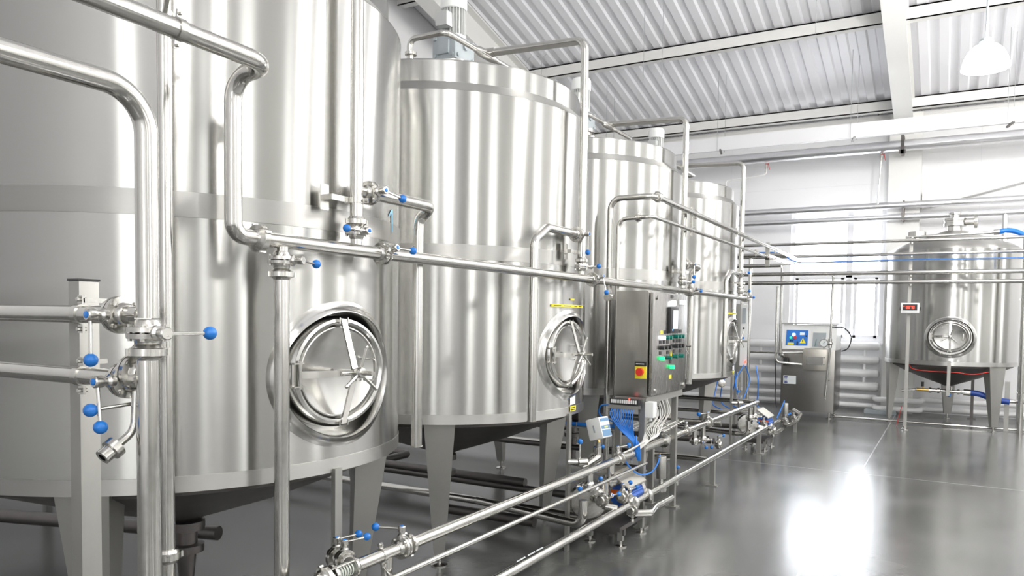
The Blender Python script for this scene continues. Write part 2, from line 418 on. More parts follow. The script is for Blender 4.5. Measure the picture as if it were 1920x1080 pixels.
# ------------------------------------------------------------------ tanks
def make_tank(name, label, loc, rotz, R, z0, z1, nz, man, legs, leg_h, neck=True, mid=None, group=None):
    """man = (centre z, half width, half height)"""
    t = thing(name, label, 'tank', (0, 0, 0), group)
    NT = 128; dth = 2*PI/NT; zc, ha, hb = man
    dz = (z1-z0)/nz
    K = int((ha+.10)/R/dth)+1
    j0 = max(1, int((zc-hb-.07-z0)/dz)); j1 = min(nz-1, int((zc+hb+.07-z0)/dz)+1)
    bm = bmesh.new(); G = {}
    def vert(th, z): return bm.verts.new((R*math.cos(th), R*math.sin(th), z))
    for j in range(nz+1):
        for i in range(NT):
            ii = i if i <= NT//2 else i-NT
            if abs(ii) < K and j0 < j < j1: continue
            G[ii, j] = vert(ii*dth, z0+j*dz)
    for j in range(nz):
        for i in range(NT):
            a = i if i <= NT//2 else i-NT; b_ = i+1 if i+1 <= NT//2 else i+1-NT
            if -K <= a < K and b_ <= K and j0 <= j < j1 and a >= -K: continue
            bm.faces.new((G[a, j], G[b_, j], G[b_, j+1], G[a, j+1]))
    per = [(K, j) for j in range(j0, j1)]+[(i, j1) for i in range(K, -K, -1)]+[(-K, j) for j in range(j1, j0, -1)]+[(i, j0) for i in range(-K, K)]
    hole = []
    for (i, j) in per:
        a = math.atan2((z0+j*dz-zc)/hb, i*dth*R/ha); hole.append(a)
    prev = [G[q] for q in per]; NL = 4
    for l in range(1, NL+1):
        f = l/NL; cur = []
        for (i, j), a in zip(per, hole):
            th = i*dth*(1-f)+(ha*math.cos(a)/R)*f; z = (z0+j*dz)*(1-f)+(zc+hb*math.sin(a))*f
            cur.append(vert(th, z))
        n = len(cur)
        for q in range(n): bm.faces.new((prev[q], prev[(q+1) % n], cur[(q+1) % n], cur[q]))
        prev = cur
    me = bpy.data.meshes.new('tank_shell'); bmesh.ops.recalc_face_normals(bm, faces=bm.faces); bm.to_mesh(me); bm.free()
    me.materials.append(tank_m); me.shade_smooth()
    me.normals_split_custom_set_from_vertices([V((v.co.x, v.co.y, 0)).normalized() for v in me.vertices])
    sh = bpy.data.objects.new('tank_shell', me); C.objects.link(sh); sh.parent = t
    MB().lathe([(R-.03, z0-.002), (R+.002, z0-.002), (R+.0025, z0+.056), (R-.001, z0+.057)], n=NT, caps=False).build('bottom_band', band_m, t)
    if mid:
        MB().lathe([(R-.001, mid[0]), (R+.0015, mid[0]+.001), (R+.0015, mid[1]-.001), (R-.001, mid[1])], n=NT, caps=False).build('middle_band', band_m, t)
    if neck:
        MB().lathe([(R-.001, z1-.001), (R+.0015, z1), (R*.945, z1+.062), (R*.94, z1+.063)], n=NT, caps=False).build('shoulder_band', band_m, t)
        MB().lathe([(R*.94, z1+.06), (R*.94, z1+.185), (R*.935, z1+.195), (R*.91, z1+.2)], n=NT, caps=False).build('top_rim', tank_m, t, angle=15)
        MB().lathe([(R*.92, z1+.19), (R*.5, z1+.30), (.12, z1+.39), (.10, z1+.395)], n=64).build('roof_cone', band_m, t)
    else:
        MB().lathe([(R, z1-.001), (R*.985, z1+.03), (R*.94, z1+.06), (R*.85, z1+.11), (R*.5, z1+.22), (.15, z1+.33), (.10, z1+.335)], n=NT).build('domed_top', band_m, t)
    zl = z0-.33
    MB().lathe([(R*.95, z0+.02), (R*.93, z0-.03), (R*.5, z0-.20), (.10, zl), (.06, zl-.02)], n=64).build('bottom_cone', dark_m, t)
    # manway frame
    def ell(prof, mid_=0, a=ha, b=hb, n=72, yo=0, zo=0):
        rings = []
        for (s, kind, h) in prof:
            ring = []
            for k in range(n):
                p = 2*PI*k/n; y = a*s*math.cos(p); z = zc+b*s*math.sin(p)
                if kind == 's': th = y/R; ring.append(V(((R+h)*math.cos(th), (R+h)*math.sin(th), z)))
                elif kind == 'b':    # blend between shell curve and plane
                    th = y/R; x1 = (R)*math.cos(th); x2 = R-.05; ring.append(V((x1*.5+x2*.5+h, y*.98, z)))
                else: ring.append(V((R+h, y+yo, z+zo)))
            rings.append(ring)
        return rings
    k_ = ha/.32
    m = MB(); m.grid(ell([(1.17, 's', -.002), (1.10, 's', .003), (1.04, 's', .012), (1.0, 's', .024), (.98, 's', .026), (.965, 's', .018), (.955, 's', -.002), (.945, 'b', -.005), (.925, 'f', -.085), (.60, 'f', -.085)])); m.build('manway_frame', door_m, t)
    da, db = ha*.885, hb*.875
    m = MB(); oy = -.0*ha; oz = .010
    m.grid(ell([(1.0, 'f', -.08), (1.0, 'f', -.035), (.985, 'f', -.015), (.95, 'f', -.002), (.90, 'f', .001), (.855, 'f', -.006), (.835, 'f', -.020), (.825, 'f', -.022), (.815, 'f', -.008), (.795, 'f', -.007), (.78, 'f', -.018), (.6, 'f', -.028), (.3, 'f', -.036), (.02, 'f', -.038)], a=da, b=db, yo=oy, zo=oz), True, False, True)
    door = m.build('manway_door', door_m, t)
    zc2 = zc+oz; X0 = R
    # clamp bar, bent out towards the screw
    m = MB(); pts = [(X0+.006, zc2+db*.93), (X0+.068, zc2+.012), (X0+.068, zc2-.012), (X0+.006, zc2-db*.93)]
    for (xa, za), (xb, zb) in zip(pts, pts[1:]):
        d = V((xb-xa, 0, zb-za)); Lh = d.length; d.normalize(); q = V((0, 1, 0)); nrm = d.cross(q)
        m.box(((xa+xb)/2, 0, (za+zb)/2), (.008, .030, Lh+.004), Matrix((nrm, q, d)).transposed())
    for sz in (1, -1):
        zz = zc2+sz*db*.92; m.cyl((X0-.005, -.028, zz), (X0-.005, .024, zz), .007, n=10); m.box((X0-.004, -.024, zz), (.03, .007, .024)); m.box((X0-.004, .022, zz), (.03, .007, .024))
    m.build('clamp_bar', pipe_m, door)
    # screw with hub, arms
    m = MB(); m.cyl((X0-.02, 0, zc2), (X0+.165, 0, zc2), .010, n=16); m.build('clamp_screw', cast_m, door)
    m = MB(); m.lathe([(.013, .078), (.021, .080), (.024, .090), (.024, .104), (.020, .112), (.013, .114)], (X0, 0, zc2), (1, 0, 0), 20)
    for a in (78, 208, 318):
        d = V((0, math.cos(math.radians(a)), math.sin(math.radians(a))))
        m.cyl(V((X0+.097, 0, zc2))+d*.015, V((X0+.112, 0, zc2))+d*.105, .0075, n=10); m.sphere(V((X0+.112, 0, zc2))+d*.105, .0085, 10)
    m.build('star_handle', pipe_m, door)
    # hinge arm on the near side
    m = MB(); yh = -da*.93
    arc = [V((X0+.012+.058*math.sin(s*PI/2), yh+.012+(abs(yh)-.09)*s, zc2)) for s in [i/8 for i in range(9)]]
    for p, q in zip(arc, arc[1:]):
        d = (q-p); Lh = d.length; d.normalize(); nn = V((0, 0, 1)).cross(d)
        m.box((p+q)/2, (Lh+.004, .006, .028), Matrix((d, nn, V((0, 0, 1)))).transposed())
    m.cyl(arc[-1]+V((0, -.005, 0)), (X0+.070, -.02, zc2), .011, n=14)
    for zz in (-.045, .045): m.box((X0-.002, yh, zc2+zz), (.045, .05, .006))
    m.cyl((X0+.014, yh+.012, zc2-.055), (X0+.014, yh+.012, zc2+.055), .006, n=10); m.box((X0-.002, yh-.01, zc2), (.006, .02, .085))
    m.build('hinge_arm', pipe_m, door)
    m = MB(); m.tube([(X0-.02, da*.55, zc2+.045), (X0+.030, da*.55+.02, zc2+.045), (X0+.030, da*.55+.02, zc2-.045), (X0-.02, da*.55, zc2-.045)], .004, .012, n=8); m.build('door_handle', pipe_m, door)
    # legs: tapering folded sheet, leaning inwards
    FR = .95 if name == 'far_tank' else .84
    WT, WB = (.165, .062) if name == 'far_tank' else (.094, .034)
    for az in legs:
        a = math.radians(az); er = V((math.cos(a), math.sin(a), 0)); et = V((-math.sin(a), math.cos(a), 0)); ez = V((0, 0, 1))
        m = MB(); s = R/1.0
        def cs(rad, wt, dp, z): return [er*rad-et*wt+ez*z, er*rad+et*wt+ez*z, er*(rad-dp)+et*wt*.8+ez*z, er*(rad-dp)-et*wt*.8+ez*z]
        m.grid([cs(R*FR, WB*s, .06*s, .075), cs(R*.965, WT*s, .17*s, z0+.01)], True, True, True)
        lg = m.build('leg', leg_m, t, angle=20)
        fc = er*(R*FR-.028)
        MB().lathe([(.052, 0), (.052, .006), (.030, .014), (.012, .018), (.012, .055), (.022, .056), (.022, .078), (.012, .08)], fc, n=24).build('foot', cast_m, lg)
    # flat drip tube under the manway with a sample tap
    if name == 'far_tank':
        m = MB(); m.box((R+.028, 0, (z0-.42+z0)/2+.03), (.025, .045, .50)); m.build('drip_tube', leg_m, t)
    t.location = loc; t.rotation_euler = (0, 0, rotz)
    return t
Xc, Y0, SP = -3.194, 2.304, 2.099
tank_labels = ['biggest and nearest steel tank at left, with a pale blue figure 1 on its side',
               'second steel tank from the left, yellow strip above its oval door and motor on top',
               'third steel tank in the row, half hidden behind the control cabinet',
               'fourth and farthest steel tank of the row, its handle standing out at the right edge']
TG = 'tall steel tanks standing in a row'
tk = make_tank('storage_tank', tank_labels[0], (Xc, Y0, 0), 0, 1.0, .907, 2.868, 40, (1.305, .305, .262), (-56, 54, 180), .9, True, (1.885, 1.975), TG)
tanks = [tk]
for i in (1, 2, 3):
    c = copy_tree(tk); c.location = (Xc, Y0+SP*i, 0); c['label'] = tank_labels[i]; tanks.append(c)
def on_shell(t, R, az, z, w, h, mat, nm, lab=None, off=.003, pts=None, parent=None):
    """label following the shell"""
    m = MB(); n = 10; cx = t.location.x; cy = t.location.y; a0 = az-w/2/R; a1 = az+w/2/R
    if pts is None:
        f = [[(V((cx+(R+off)*math.cos(a0+(a1-a0)*k/n), cy+(R+off)*math.sin(a0+(a1-a0)*k/n), z-h/2+h*j))) for k in range(n+1)] for j in (0, 1)]
        m.grid(f, False)
    else:
        for poly in pts: m.bm.faces.new([m.bm.verts.new(V((cx+(R+off)*math.cos(az+u/R), cy+(R+off)*math.sin(az+u/R), z+v))) for u, v in poly])
    o = m.build(nm, mat, t)
    if lab: o['label'] = lab
    return o
on_shell(tanks[0], 1, .407, 1.985, 0, 0, sky1_m, 'number_decal', 'pale blue figure 1', pts=[[(.000, -.050), (.018, -.050), (.018, .052), (.000, .052)], [(-.032, .012), (.000, .034), (.000, .052), (-.032, .026)]])
for i, nm in ((1, 'a'), (3, 'b')):
    t = tanks[i]
    on_shell(t, 1, 0.0, 1.628, .46, .017, yellow_m, 'yellow_strip', 'yellow strip with small dark print', off=.006)
    on_shell(t, 1, .02, 1.672, .06, .012, yellow_m, 'yellow_tag', 'small yellow tag', off=.006)
    on_shell(t, 1, .05, 1.015, .085, .080, paper_m, 'paper_label', 'white paper label', off=.006)
    on_shell(t, 1, .055, .948, .095, .034, yellow_m, 'yellow_label', 'yellow label', off=.008)
    m = MB()
    for k in range(30):
        if random.random() < .8:
            a = -.20+.4*k/30; m.box(t.location+V((1.0068*math.cos(a), 1.0068*math.sin(a), 1.628)), (.002, .007, .006), Matrix.Rotation(a, 3, 'Z'))
    for k in range(8):
        for r_ in (0, 1):
            a = .02+.07*k/8; m.box(t.location+V((1.0088*math.cos(a), 1.0088*math.sin(a), .940+.014*r_)), (.001, .006, .006), Matrix.Rotation(a, 3, 'Z'))
    o = m.build('label_print', black_m, t)
m = MB(); t = tanks[1]
for k in range(5): m.box(t.location+V((1.0075*math.cos(.03+.012*k), 1.0075*math.sin(.03+.012*k), 1.038)), (.002, .008, .008), Matrix.Rotation(.05, 3, 'Z'))
m.build('label_print', sky1_m, t)

# gear motors on the tank roofs
def gear_motor():
    t = thing('gear_motor', 'gear motor with a white cap on the second tank', 'motor', (0, 0, 0), 'gear motors on the tank roofs')
    m = MB(); m.lathe([(.16, .0), (.16, .05), (.11, .055), (.11, .09), (.135, .095), (.135, .12), (.10, .125)], n=32); m.build('mounting_flange', cast_m, t)
    m = MB(); m.box((0, 0, .205), (.20, .24, .17), bev=.012).box((0, .0, .205), (.10, .27, .10), bev=.01)
    for y in (-.09, .09):
        for z in (.15, .27): m.cyl((.10, y, z), (.112, y, z), .014, n=12).cyl((y*.8, -.12, z), (y*.8, -.132, z), .014, n=12)
    m.cyl((.10, 0, .23), (.115, 0, .23), .028, n=20); m.build('gearbox', grey_m, t)
    m = MB(); ring = []
    for k in range(96):
        a = 2*PI*k/96; r = .088 if (k % 4) < 2 else .070; ring.append((r*math.cos(a), r*math.sin(a)))
    m.grid([[V((x, y, z)) for x, y in ring] for z in (.31, .50)], True, True, True); m.lathe([(.078, .285), (.09, .29), (.09, .312), (.05, .313)], n=32)
    m.build('motor_body', motor_m, t, angle=25)
    m = MB(); m.lathe([(.09, .495), (.094, .50), (.094, .585), (.085, .605), (.05, .612)], n=32); m.build('fan_cowl', cowl_m, t)
    m = MB(); m.box((.0, -.12, .395), (.10, .07, .10), bev=.008); m.build('terminal_box', motor_m, t)
    return t
gm = gear_motor(); gm.location = (Xc, Y0+SP+.06, 3.235)
for i, lb in ((2, 'gear motor whose grey cap shows behind the upright pipe, on the third tank'), (3, 'small gear motor with white cap on the fourth tank')):
    c = copy_tree(gm); c.location = (Xc, Y0+SP*i+.06, 3.235); c['label'] = lb
c = copy_tree(gm); c.location = (Xc, Y0, 3.262); c['label'] = 'gear motor on the nearest tank, above the picture'

# risers over the tank rims, overflow pipes, header
HX, HZ = -2.10, 1.808
PR = .0262
riser_lab = ['long upright steel pipe in front of the first tank, valve at its foot',
             'tall bent steel pipe rising over the top of the second tank',
             'tall bent steel pipe rising over the top of the third tank',
             'tall bent steel pipe rising over the top of the farthest tank of the row']
over_lab = ['steel overflow pipe branching right of the first tank and ending open below',
            'steel overflow pipe curving down at left of the second tank door',
            'steel overflow pipe just right of the control cabinet',
            'steel overflow pipe hanging left of the farthest row tank door']
for i in range(4):
    y = Y0+SP*i
    vx = -2.12; ztop = 3.345
    t = thing('riser_pipe', riser_lab[i], 'pipe', (vx, y, 1.8), 'pipes rising over the tank tops')
    m = MB(); m.tube([(-2.86, y, ztop+.02), (vx, y, ztop-.01), (vx, y, 1.935)], PR, .07)
    m.lathe([(.034, 0), (.030, .10)], (-2.90, y, ztop+.02), (1, 0, 0), 20); m.build('pipe_run', pipe_m, t)
    m = MB(); m.tube([(-3.15, y-.49, 3.13), (-3.15, y-.49, ztop), (-2.86, y-.49, ztop), (-2.86, y+.55, ztop), (-3.12, y+.55, ztop), (-3.12, y+.55, 3.1)], .019, .05)
    m.lathe([(.02, -.16), (.033, -.10), (.033, .03), (.026, .09)], (-2.86, y, ztop), (0, 1, 0), 20); m.build('spray_loop', pipe_m, t)
    for yy in (y-.49, y+.55):
        m = MB(); m.lathe([(.06, 0), (.06, .035), (.035, .04), (.035, .07), (.02, .075), (.02, .12), (.038, .122), (.038, .14), (.02, .142)], (-3.14, yy, 3.12), n=24); m.build('inlet_flange', cast_m, t)
    m = MB(); union(m, (vx, y, 1.925), (0, 0, 1)); m.build('union_nut', cast_m, t)
    m = MB(); zb = 2.01 if i == 0 else 1.975
    clip(m, (vx, y, zb), (0, 0, 1), (1, .3, 0), PR+.001)
    m.box((vx-.02, y-.075, zb), (.014, .10, .022)).box((vx-.052, y-.125, zb), (.004, .045, .10)).box((vx-.035, y-.122, zb), (.03, .008, .022))
    m.build('wall_bracket', cast_m, t)
    m = MB().cyl((vx, y, 1.83), (vx, y, 1.90), .023); m.build('tee_stub', pipe_m, t)
    valve((vx, y, 1.885), (0, 0, 1), [(.99, -.15, 0), (.6, .8, 0), (.85, .5, 0), (.85, .5, 0)][i], [(-.15, -.99, 0), (.6, -.4, 0), (.5, -.85, 0), (.5, -.85, 0)][i], '', .9)
    if i == 1: [setattr(c_, 'rotation_euler', (PI/2, 0, 0)) for c_ in VALVES[-1].children if c_.name.startswith('handle_rod')]
    s = 1 if i in (0, 2) else -1
    zbr = 2.052 if i != 1 else 2.085
    if i == 3: zbr = 2.08
    o = thing('overflow_pipe', over_lab[i], 'pipe', (vx, y+s*.3, zbr), 'overflow pipes beside the tank doors')
    yv = y+s*.075
    if s > 0:
        pts = [(vx, yv+.03, zbr), (vx, y+.50, zbr), (vx-.16, y+.50, zbr-.03), (vx-.16, y+.505, .945)]
        pts = [(vx, yv+.03, zbr), (vx, y+.50, zbr), (vx-.075, y+.50, zbr-.05), (vx-.075, y+.495, zbr-.13), (vx-.075, y+.495, .93)]
    else:
        pts = [(vx, yv-.03, zbr), (vx, y-.47, zbr), (vx, y-.63, zbr-.09), (vx, y-.63, .945)]
    MB().tube(pts, PR, .06).build('pipe_run', pipe_m, o)
    MB().lathe([(PR, 0), (PR+.003, .001), (PR+.003, .006), (PR, .007)], pts[-1], (0, 0, 1)).build('open_end_rim', pipe_m, o)
    m = MB().cyl((vx, y, zbr), (vx, yv-s*.03, zbr), .024); m.build('tee_stub', pipe_m, o)
    valve((vx, yv, zbr), (0, 1, 0), (.92, .1, .06) if i == 0 else (1, 0, 0), [(0, 1, -.15), (0, 0, -1), (0, 0, -1), (.3, .6, .1)][i], '', 1.0)
    # shut-off in the header just after the riser
    hv = {0: (0, 1, -.02), 1: (0, 0, -1), 2: (.3, .8, 0), 3: (.2, 1, 0)}[i]
    valve((HX, y+.135, HZ), (0, 1, 0), (.9, 0, .25), hv, '', .95)
VL = ['valve lying under the first upright pipe, blue ball pointing left', 'valve beside the first upright pipe, blue ball in front of the branch pipe', 'valve in the header pipe with a blue dot, right of the first upright pipe',
      'valve under the second upright pipe, just above the header pipe', 'valve where the curved branch meets the second upright pipe, ball hanging down', 'valve in the header pipe left of the control cabinet, ball hanging below the header',
      'valve under the third upright pipe above the right corner of the cabinet', 'valve where the branch leaves the third upright pipe, ball hanging down', 'valve in the header pipe right above the control cabinet',
      'valve under the farthest upright pipe', 'valve where the branch meets the farthest upright pipe', 'valve at the far end of the header pipe']
for v, l in zip(VALVES, VL): v['label'] = l
# header pipe
t = thing('header_pipe', 'long straight steel pipe running across all the tanks at mid height', 'pipe', (HX, 5, HZ))
yc1 = 1.696
MB().tube([(HX, 1.80, HZ), (HX, Y0+.10, HZ)], PR, .06).build('pipe_run', pipe_m, t)
for i in range(4):
    y_a = Y0+SP*i+.165; y_b = Y0+SP*(i+1)+.105 if i < 3 else Y0+SP*3+.30
    MB().cyl((HX, y_a, HZ), (HX, y_b, HZ), PR).build('pipe_run', pipe_m, t)
MB().sphere((HX, Y0+SP*3+.30, HZ), PR, 16).build('end_cap', pipe_m, t)
m = MB(); union(m, (HX, 1.80, HZ), (0, 1, 0), .048, .026); m.build('union_nut', cast_m, t)
# branch down from the header at its left end
t = thing('downpipe', 'upright steel pipe hanging from the left end of the header, passing the first tank door', 'pipe', (HX, 1.90, 1.7))
MB().cyl((HX, 1.90, HZ-.02), (HX, 1.90, HZ-.05), .024).build('tee_stub', pipe_m, t)
MB().tube([(HX, 1.90, HZ-.11), (HX, 1.90, .30), (HX, 2.15, .16)], PR+.001, .08).build('pipe_run', pipe_m, t)
m = MB(); union(m, (HX, 1.90, HZ-.118), (0, 0, 1), .044, .02); m.build('union_nut', cast_m, t)
valve((HX, 1.90, HZ-.068), (0, 0, 1), (.8, .25, 0), (0, 1, -.05), 'valve under the left end of the header, light blue ball to the right', .95, False)

# near supply pipe: comes in top left, bends back and drops into the header
X1, ZP = -1.92, 2.335
t = thing('supply_pipe', 'thick steel pipe from the top left corner that bends twice and joins the header', 'pipe', (X1, 1.3, ZP))
MB().tube([(X1, -1.2, ZP+.03), (X1, yc1, ZP), (HX, yc1, ZP-.005), (HX, yc1, HZ), (HX, 1.79, HZ)], PR+.002, .085, seg=12).build('pipe_run', pipe_m, t)
m = MB(); clip(m, (X1, 1.37, ZP+.004), (0, 1, 0), (.15, 0, 1), PR+.003); m.build('pipe_clip', cast_m, t)
t = thing('riser_pipe', 'upright double looking steel pipe behind the thick foreground pipe at left', 'pipe', (-2.243, 1.55, 1.5))
MB().cyl((-2.243, 1.55, .12), (-2.243, 1.55, 4.2), .0225, n=28).build('pipe_run', pipe_m, t)
m = MB(); clip(m, (-2.243, 1.55, 2.50), (0, 0, 1), (.6, .8, 0), .024); m.box((-2.10, 1.46, 2.485), (.26, .012, .02), Matrix.Rotation(-.55, 3, 'Z')); m.build('pipe_clip', cast_m, t)
m = MB(); union(m, (-2.243, 1.55, .745), (0, 0, 1), .040, .024); m.build('union_nut', cast_m, t)
# foreground pipe
FX, FY = -1.66, 1.10
t = thing('foreground_pipe', 'thickest looking steel pipe at far left, bending down from the left edge', 'pipe', (FX, FY, 1.5))
MB().tube([(FX, -1.0, 2.062), (FX, FY, 2.06), (FX-.0, FY, 1.535)], .0255, .10, n=36, seg=14).build('pipe_run', pipe_m, t)
MB().tube([(FX, FY, 1.455), (FX, FY, .10)], .0260, n=36).build('lower_run', pipe_m, t)
MB().cyl((FX-.02, FY, 1.541), (FX-.075, FY, 1.541), .0225).build('tee_stub', pipe_m, t)
MB().cyl((FX-.02, FY, 1.385), (FX-.065, FY, 1.385), .0225).build('tee_stub', pipe_m, t)
m = MB(); union(m, (FX, FY, 1.455), (0, 0, 1), .042, .020); m.build('union_nut', cast_m, t)
valve((FX, FY, 1.500), (0, 0, 1), (.95, -.1, 0), (0.1, 1, 0), 'valve in the thick foreground pipe, blue ball reaching right in front of the first tank', .95, False)
valve((-1.765, FY, 1.541), (1, 0, 0), (0, -1, 0), (0, 0, -1), 'upper of the two valves left of the foreground pipe, ball hanging down', .92)
valve((-1.740, FY, 1.385), (1, 0, 0), (0, -1, 0), (.10, 0, -1), 'lower of the two side valves left of the foreground pipe, lowest ball at left', .92)
valve((-1.722, FY+.01, 1.402), (1, 0, 0), (0, .1, -1), (-.25, -1, .02), 'valve with its neck down, ball pointing left in front of the square post', .92, False)
for nm, z, lb in (('a', 1.541, 'upper level steel pipe entering from the left edge'), ('b', 1.385, 'lower level steel pipe entering from the left edge')):
    t = thing('branch_pipe', lb, 'pipe', (-2.3, FY, z))
    MB().cyl((-1.795 if z > 1.5 else -1.775, FY, z), (-4.6, FY-.02, z+.0), .0225).build('pipe_run', pipe_m, t)
    m = MB(); clip(m, (-1.93, FY, z), (1, 0, 0), (0, 0, 1), .0235); m.box((-1.93, FY+.03, z+.035), (.02, .06, .012)); m.build('pipe_clip', cast_m, t)
# little drain with open union
t = thing('drain_pipe', 'small curved drain pipe with an open slotted nut below the left valves', 'pipe', (-1.69, 1.09, 1.25))
MB().tube([(-1.70, 1.095, 1.36), (-1.70, 1.09, 1.265), (-1.70, 1.035, 1.228)], .0095, .05, n=14, seg=10).build('pipe_run', pipe_m, t)
m = MB(); m.lathe([(.012, -.004), (.025, 0), (.025, .018), (.017, .020), (.017, .014), (.010, .012)], (-1.70, 1.047, 1.236), (0, -.83, -.56), 24, caps=False); m.build('union_nut', cast_m, t)
m = MB(); m.lathe([(.009, .0), (.018, .0), (.018, .022), (.010, .022), (.010, .0)], (-1.70, 1.030, 1.225), (0, -.83, -.56), 24, caps=False); m.build('open_end', pipe_m, t)
# square post
t = thing('square_post', 'tall square steel post with a black top cap at left', 'post', (-2.06, 1.20, 0))
MB().box((-2.075, 1.19, .815), (.05, .055, 1.63), bev=.003).build('post_tube', leg_m, t); MB().box((-2.075, 1.19, 1.633), (.054, .059, .006)).build('post_cap', black_m, t)
MB().box((-2.075, 1.19, .006), (.14, .14, .012)).build('foot_plate', leg_m, t)

# ------------------------------------------------------------------ cross pipes over the floor, pairs in front of tank 3
def simple_pipe(name, label, pts, r, bend=.06, mat=None, unions=(), clips=(), cat='pipe', group=None):
    t = thing(name, label, cat, pts[0], group)
    MB().tube(pts, r, bend).build('pipe_run', mat or pipe_m, t)
    for p, a in unions:
        m = MB(); union(m, p, a, r+.018, .02); m.build('union_nut', cast_m, t)
    for p, a, e in clips:
        m = MB(); clip(m, p, a, e, r+.001); m.build('pipe_clip', cast_m, t)
    return t
simple_pipe('return_pipe', 'upper of two long pipes running from the third tank to the back', [(-2.40, 5.5, .25), (-2.40, 5.5, 2.50), (-2.03, 5.5, 2.50), (-2.03, 11.5, 2.47)], .0235, .09, unions=[((-2.03, 5.56, 2.50), (0, 1, 0))], clips=[((-2.03, 6.56, 2.497), (0, 1, 0), (0, 0, 1)), ((-2.03, 8.0, 2.487), (0, 1, 0), (0, 0, 1)), ((-2.03, 10.0, 2.477), (0, 1, 0), (0, 0, 1))])
simple_pipe('return_pipe', 'lower of two long pipes running from the third tank to the back', [(-2.33, 5.5, .25), (-2.33, 5.5, 2.335), (-2.05, 5.5, 2.345), (-2.05, 10.9, 2.36)], .0165, .07, unions=[((-2.16, 5.5, 2.34), (1, 0, 0))], clips=[((-2.05, 6.56, 2.349), (0, 1, 0), (0, 0, 1)), ((-2.05, 9.0, 2.354), (0, 1, 0), (0, 0, 1))])
simple_pipe('return_pipe', 'short open ended pipe beside the lower sloping pipe near the back', [(-1.95, 9.2, 2.34), (-1.95, 11.3, 2.34)], .0165)
t = [o for o in C.objects if o.get('label') == 'short open ended pipe beside the lower sloping pipe near the back'][0]
MB().box((-2.0, 9.6, 2.325), (.13, .02, .02)).build('strap', cast_m, t)
MB().box((-2.0, 10.6, 2.325), (.13, .02, .02)).build('strap', cast_m, t)
m = MB().box((-2.365, 5.5, 1.72), (.14, .012, .02)).cyl((-2.40, 5.47, 1.72), (-2.40, 5.53, 1.72), .032).cyl((-2.33, 5.47, 1.72), (-2.33, 5.53, 1.72), .024)
tag(m.build('pipe_clamp', cast_m), 'small twin clamp joining the two upright pipes left of the cabinet', 'clamp')
m = MB().box((-2.05, 6.49, 2.42), (.02, .02, .26)).box((-2.08, 6.45, 2.50), (.09, .02, .02)).box((-2.08, 6.45, 2.35), (.09, .02, .02))
tag(m.build('hanger_bracket', cast_m), 'small bracket holding the sloping pipes at the third upright pipe', 'bracket')
# hanger post and stand near the back
m = MB().box((-2.04, 9.6, 2.38), (.05, .02, .30)); tag(m.build('hanger_strap', leg_m), 'flat strap between the two sloping pipes near the back', 'bracket')
simple_pipe('upright_pipe', 'upright steel pipe standing right of the farthest row tank', [(-2.78, 11.88, 0), (-2.78, 11.88, 2.58)], .028)
simple_pipe('upright_pipe', 'upright pipe close behind the one right of the farthest row tank', [(-2.93, 11.98, 0), (-2.93, 11.98, 2.50)], .022)

simple_pipe('crossing_pipe', 'short thick crossing pipe ending behind the open pipe ends', [(-3.1, 11.82, 2.56), (-2.2, 11.82, 2.56)], .034)
simple_pipe('crossing_pipe', 'second short crossing pipe a little below, ending behind the open pipe ends', [(-3.1, 11.825, 2.40), (-2.3, 11.825, 2.40)], .028)
# back pipes across
cross = [(2.71, .022, 'topmost of the thin pipes crossing to the far tank'), (2.52, .022, 'thin pipe crossing just under the topmost one'), (2.255, .032, 'thicker upper pipe of the pair crossing the far tank'), (2.12, .030, 'lowest pipe crossing in front of the far tank')]
for z, r, lb in cross:
    simple_pipe('crossing_pipe', lb, [(-3.1, 11.95, z+.02), (1.6, 11.95, z+.02)], r, group='pipes crossing before the far tank', clips=[((-.52, 11.95, z+.02), (1, 0, 0), (0, 0, 1))])
t = thing('cable_tray', 'thin wire tray with blue and white cables crossing before the far tank', 'cable tray', (-.5, 11.95, 2.44))
m = MB()
for yy in (11.91, 11.99): m.cyl((-2.15, yy, 2.44), (1.6, yy, 2.44), .003, n=6)
for k in range(38): m.tube([(-2.15+.1*k, 11.91, 2.455), (-2.15+.1*k, 11.91, 2.44), (-2.15+.1*k, 11.99, 2.44), (-2.15+.1*k, 11.99, 2.455)], .002, .004, n=5, seg=2)
m.build('wire_mesh', wire_m, t)
for dy, mt, nm in ((.93, bluec_m, 'blue_cable'), (.95, rope_m, 'white_cable'), (.97, bluec_m, 'blue_cable')):
    MB().spline([(-2.75, 11+dy, 2.62), (-2.35, 11+dy, 2.60), (-2.1, 11+dy, 2.46), (-1.5, 11+dy, 2.45), (-.5, 11+dy, 2.457), (.6, 11+dy, 2.45), (1.6, 11+dy, 2.455)], .007, sub=5).build(nm, mt, t)
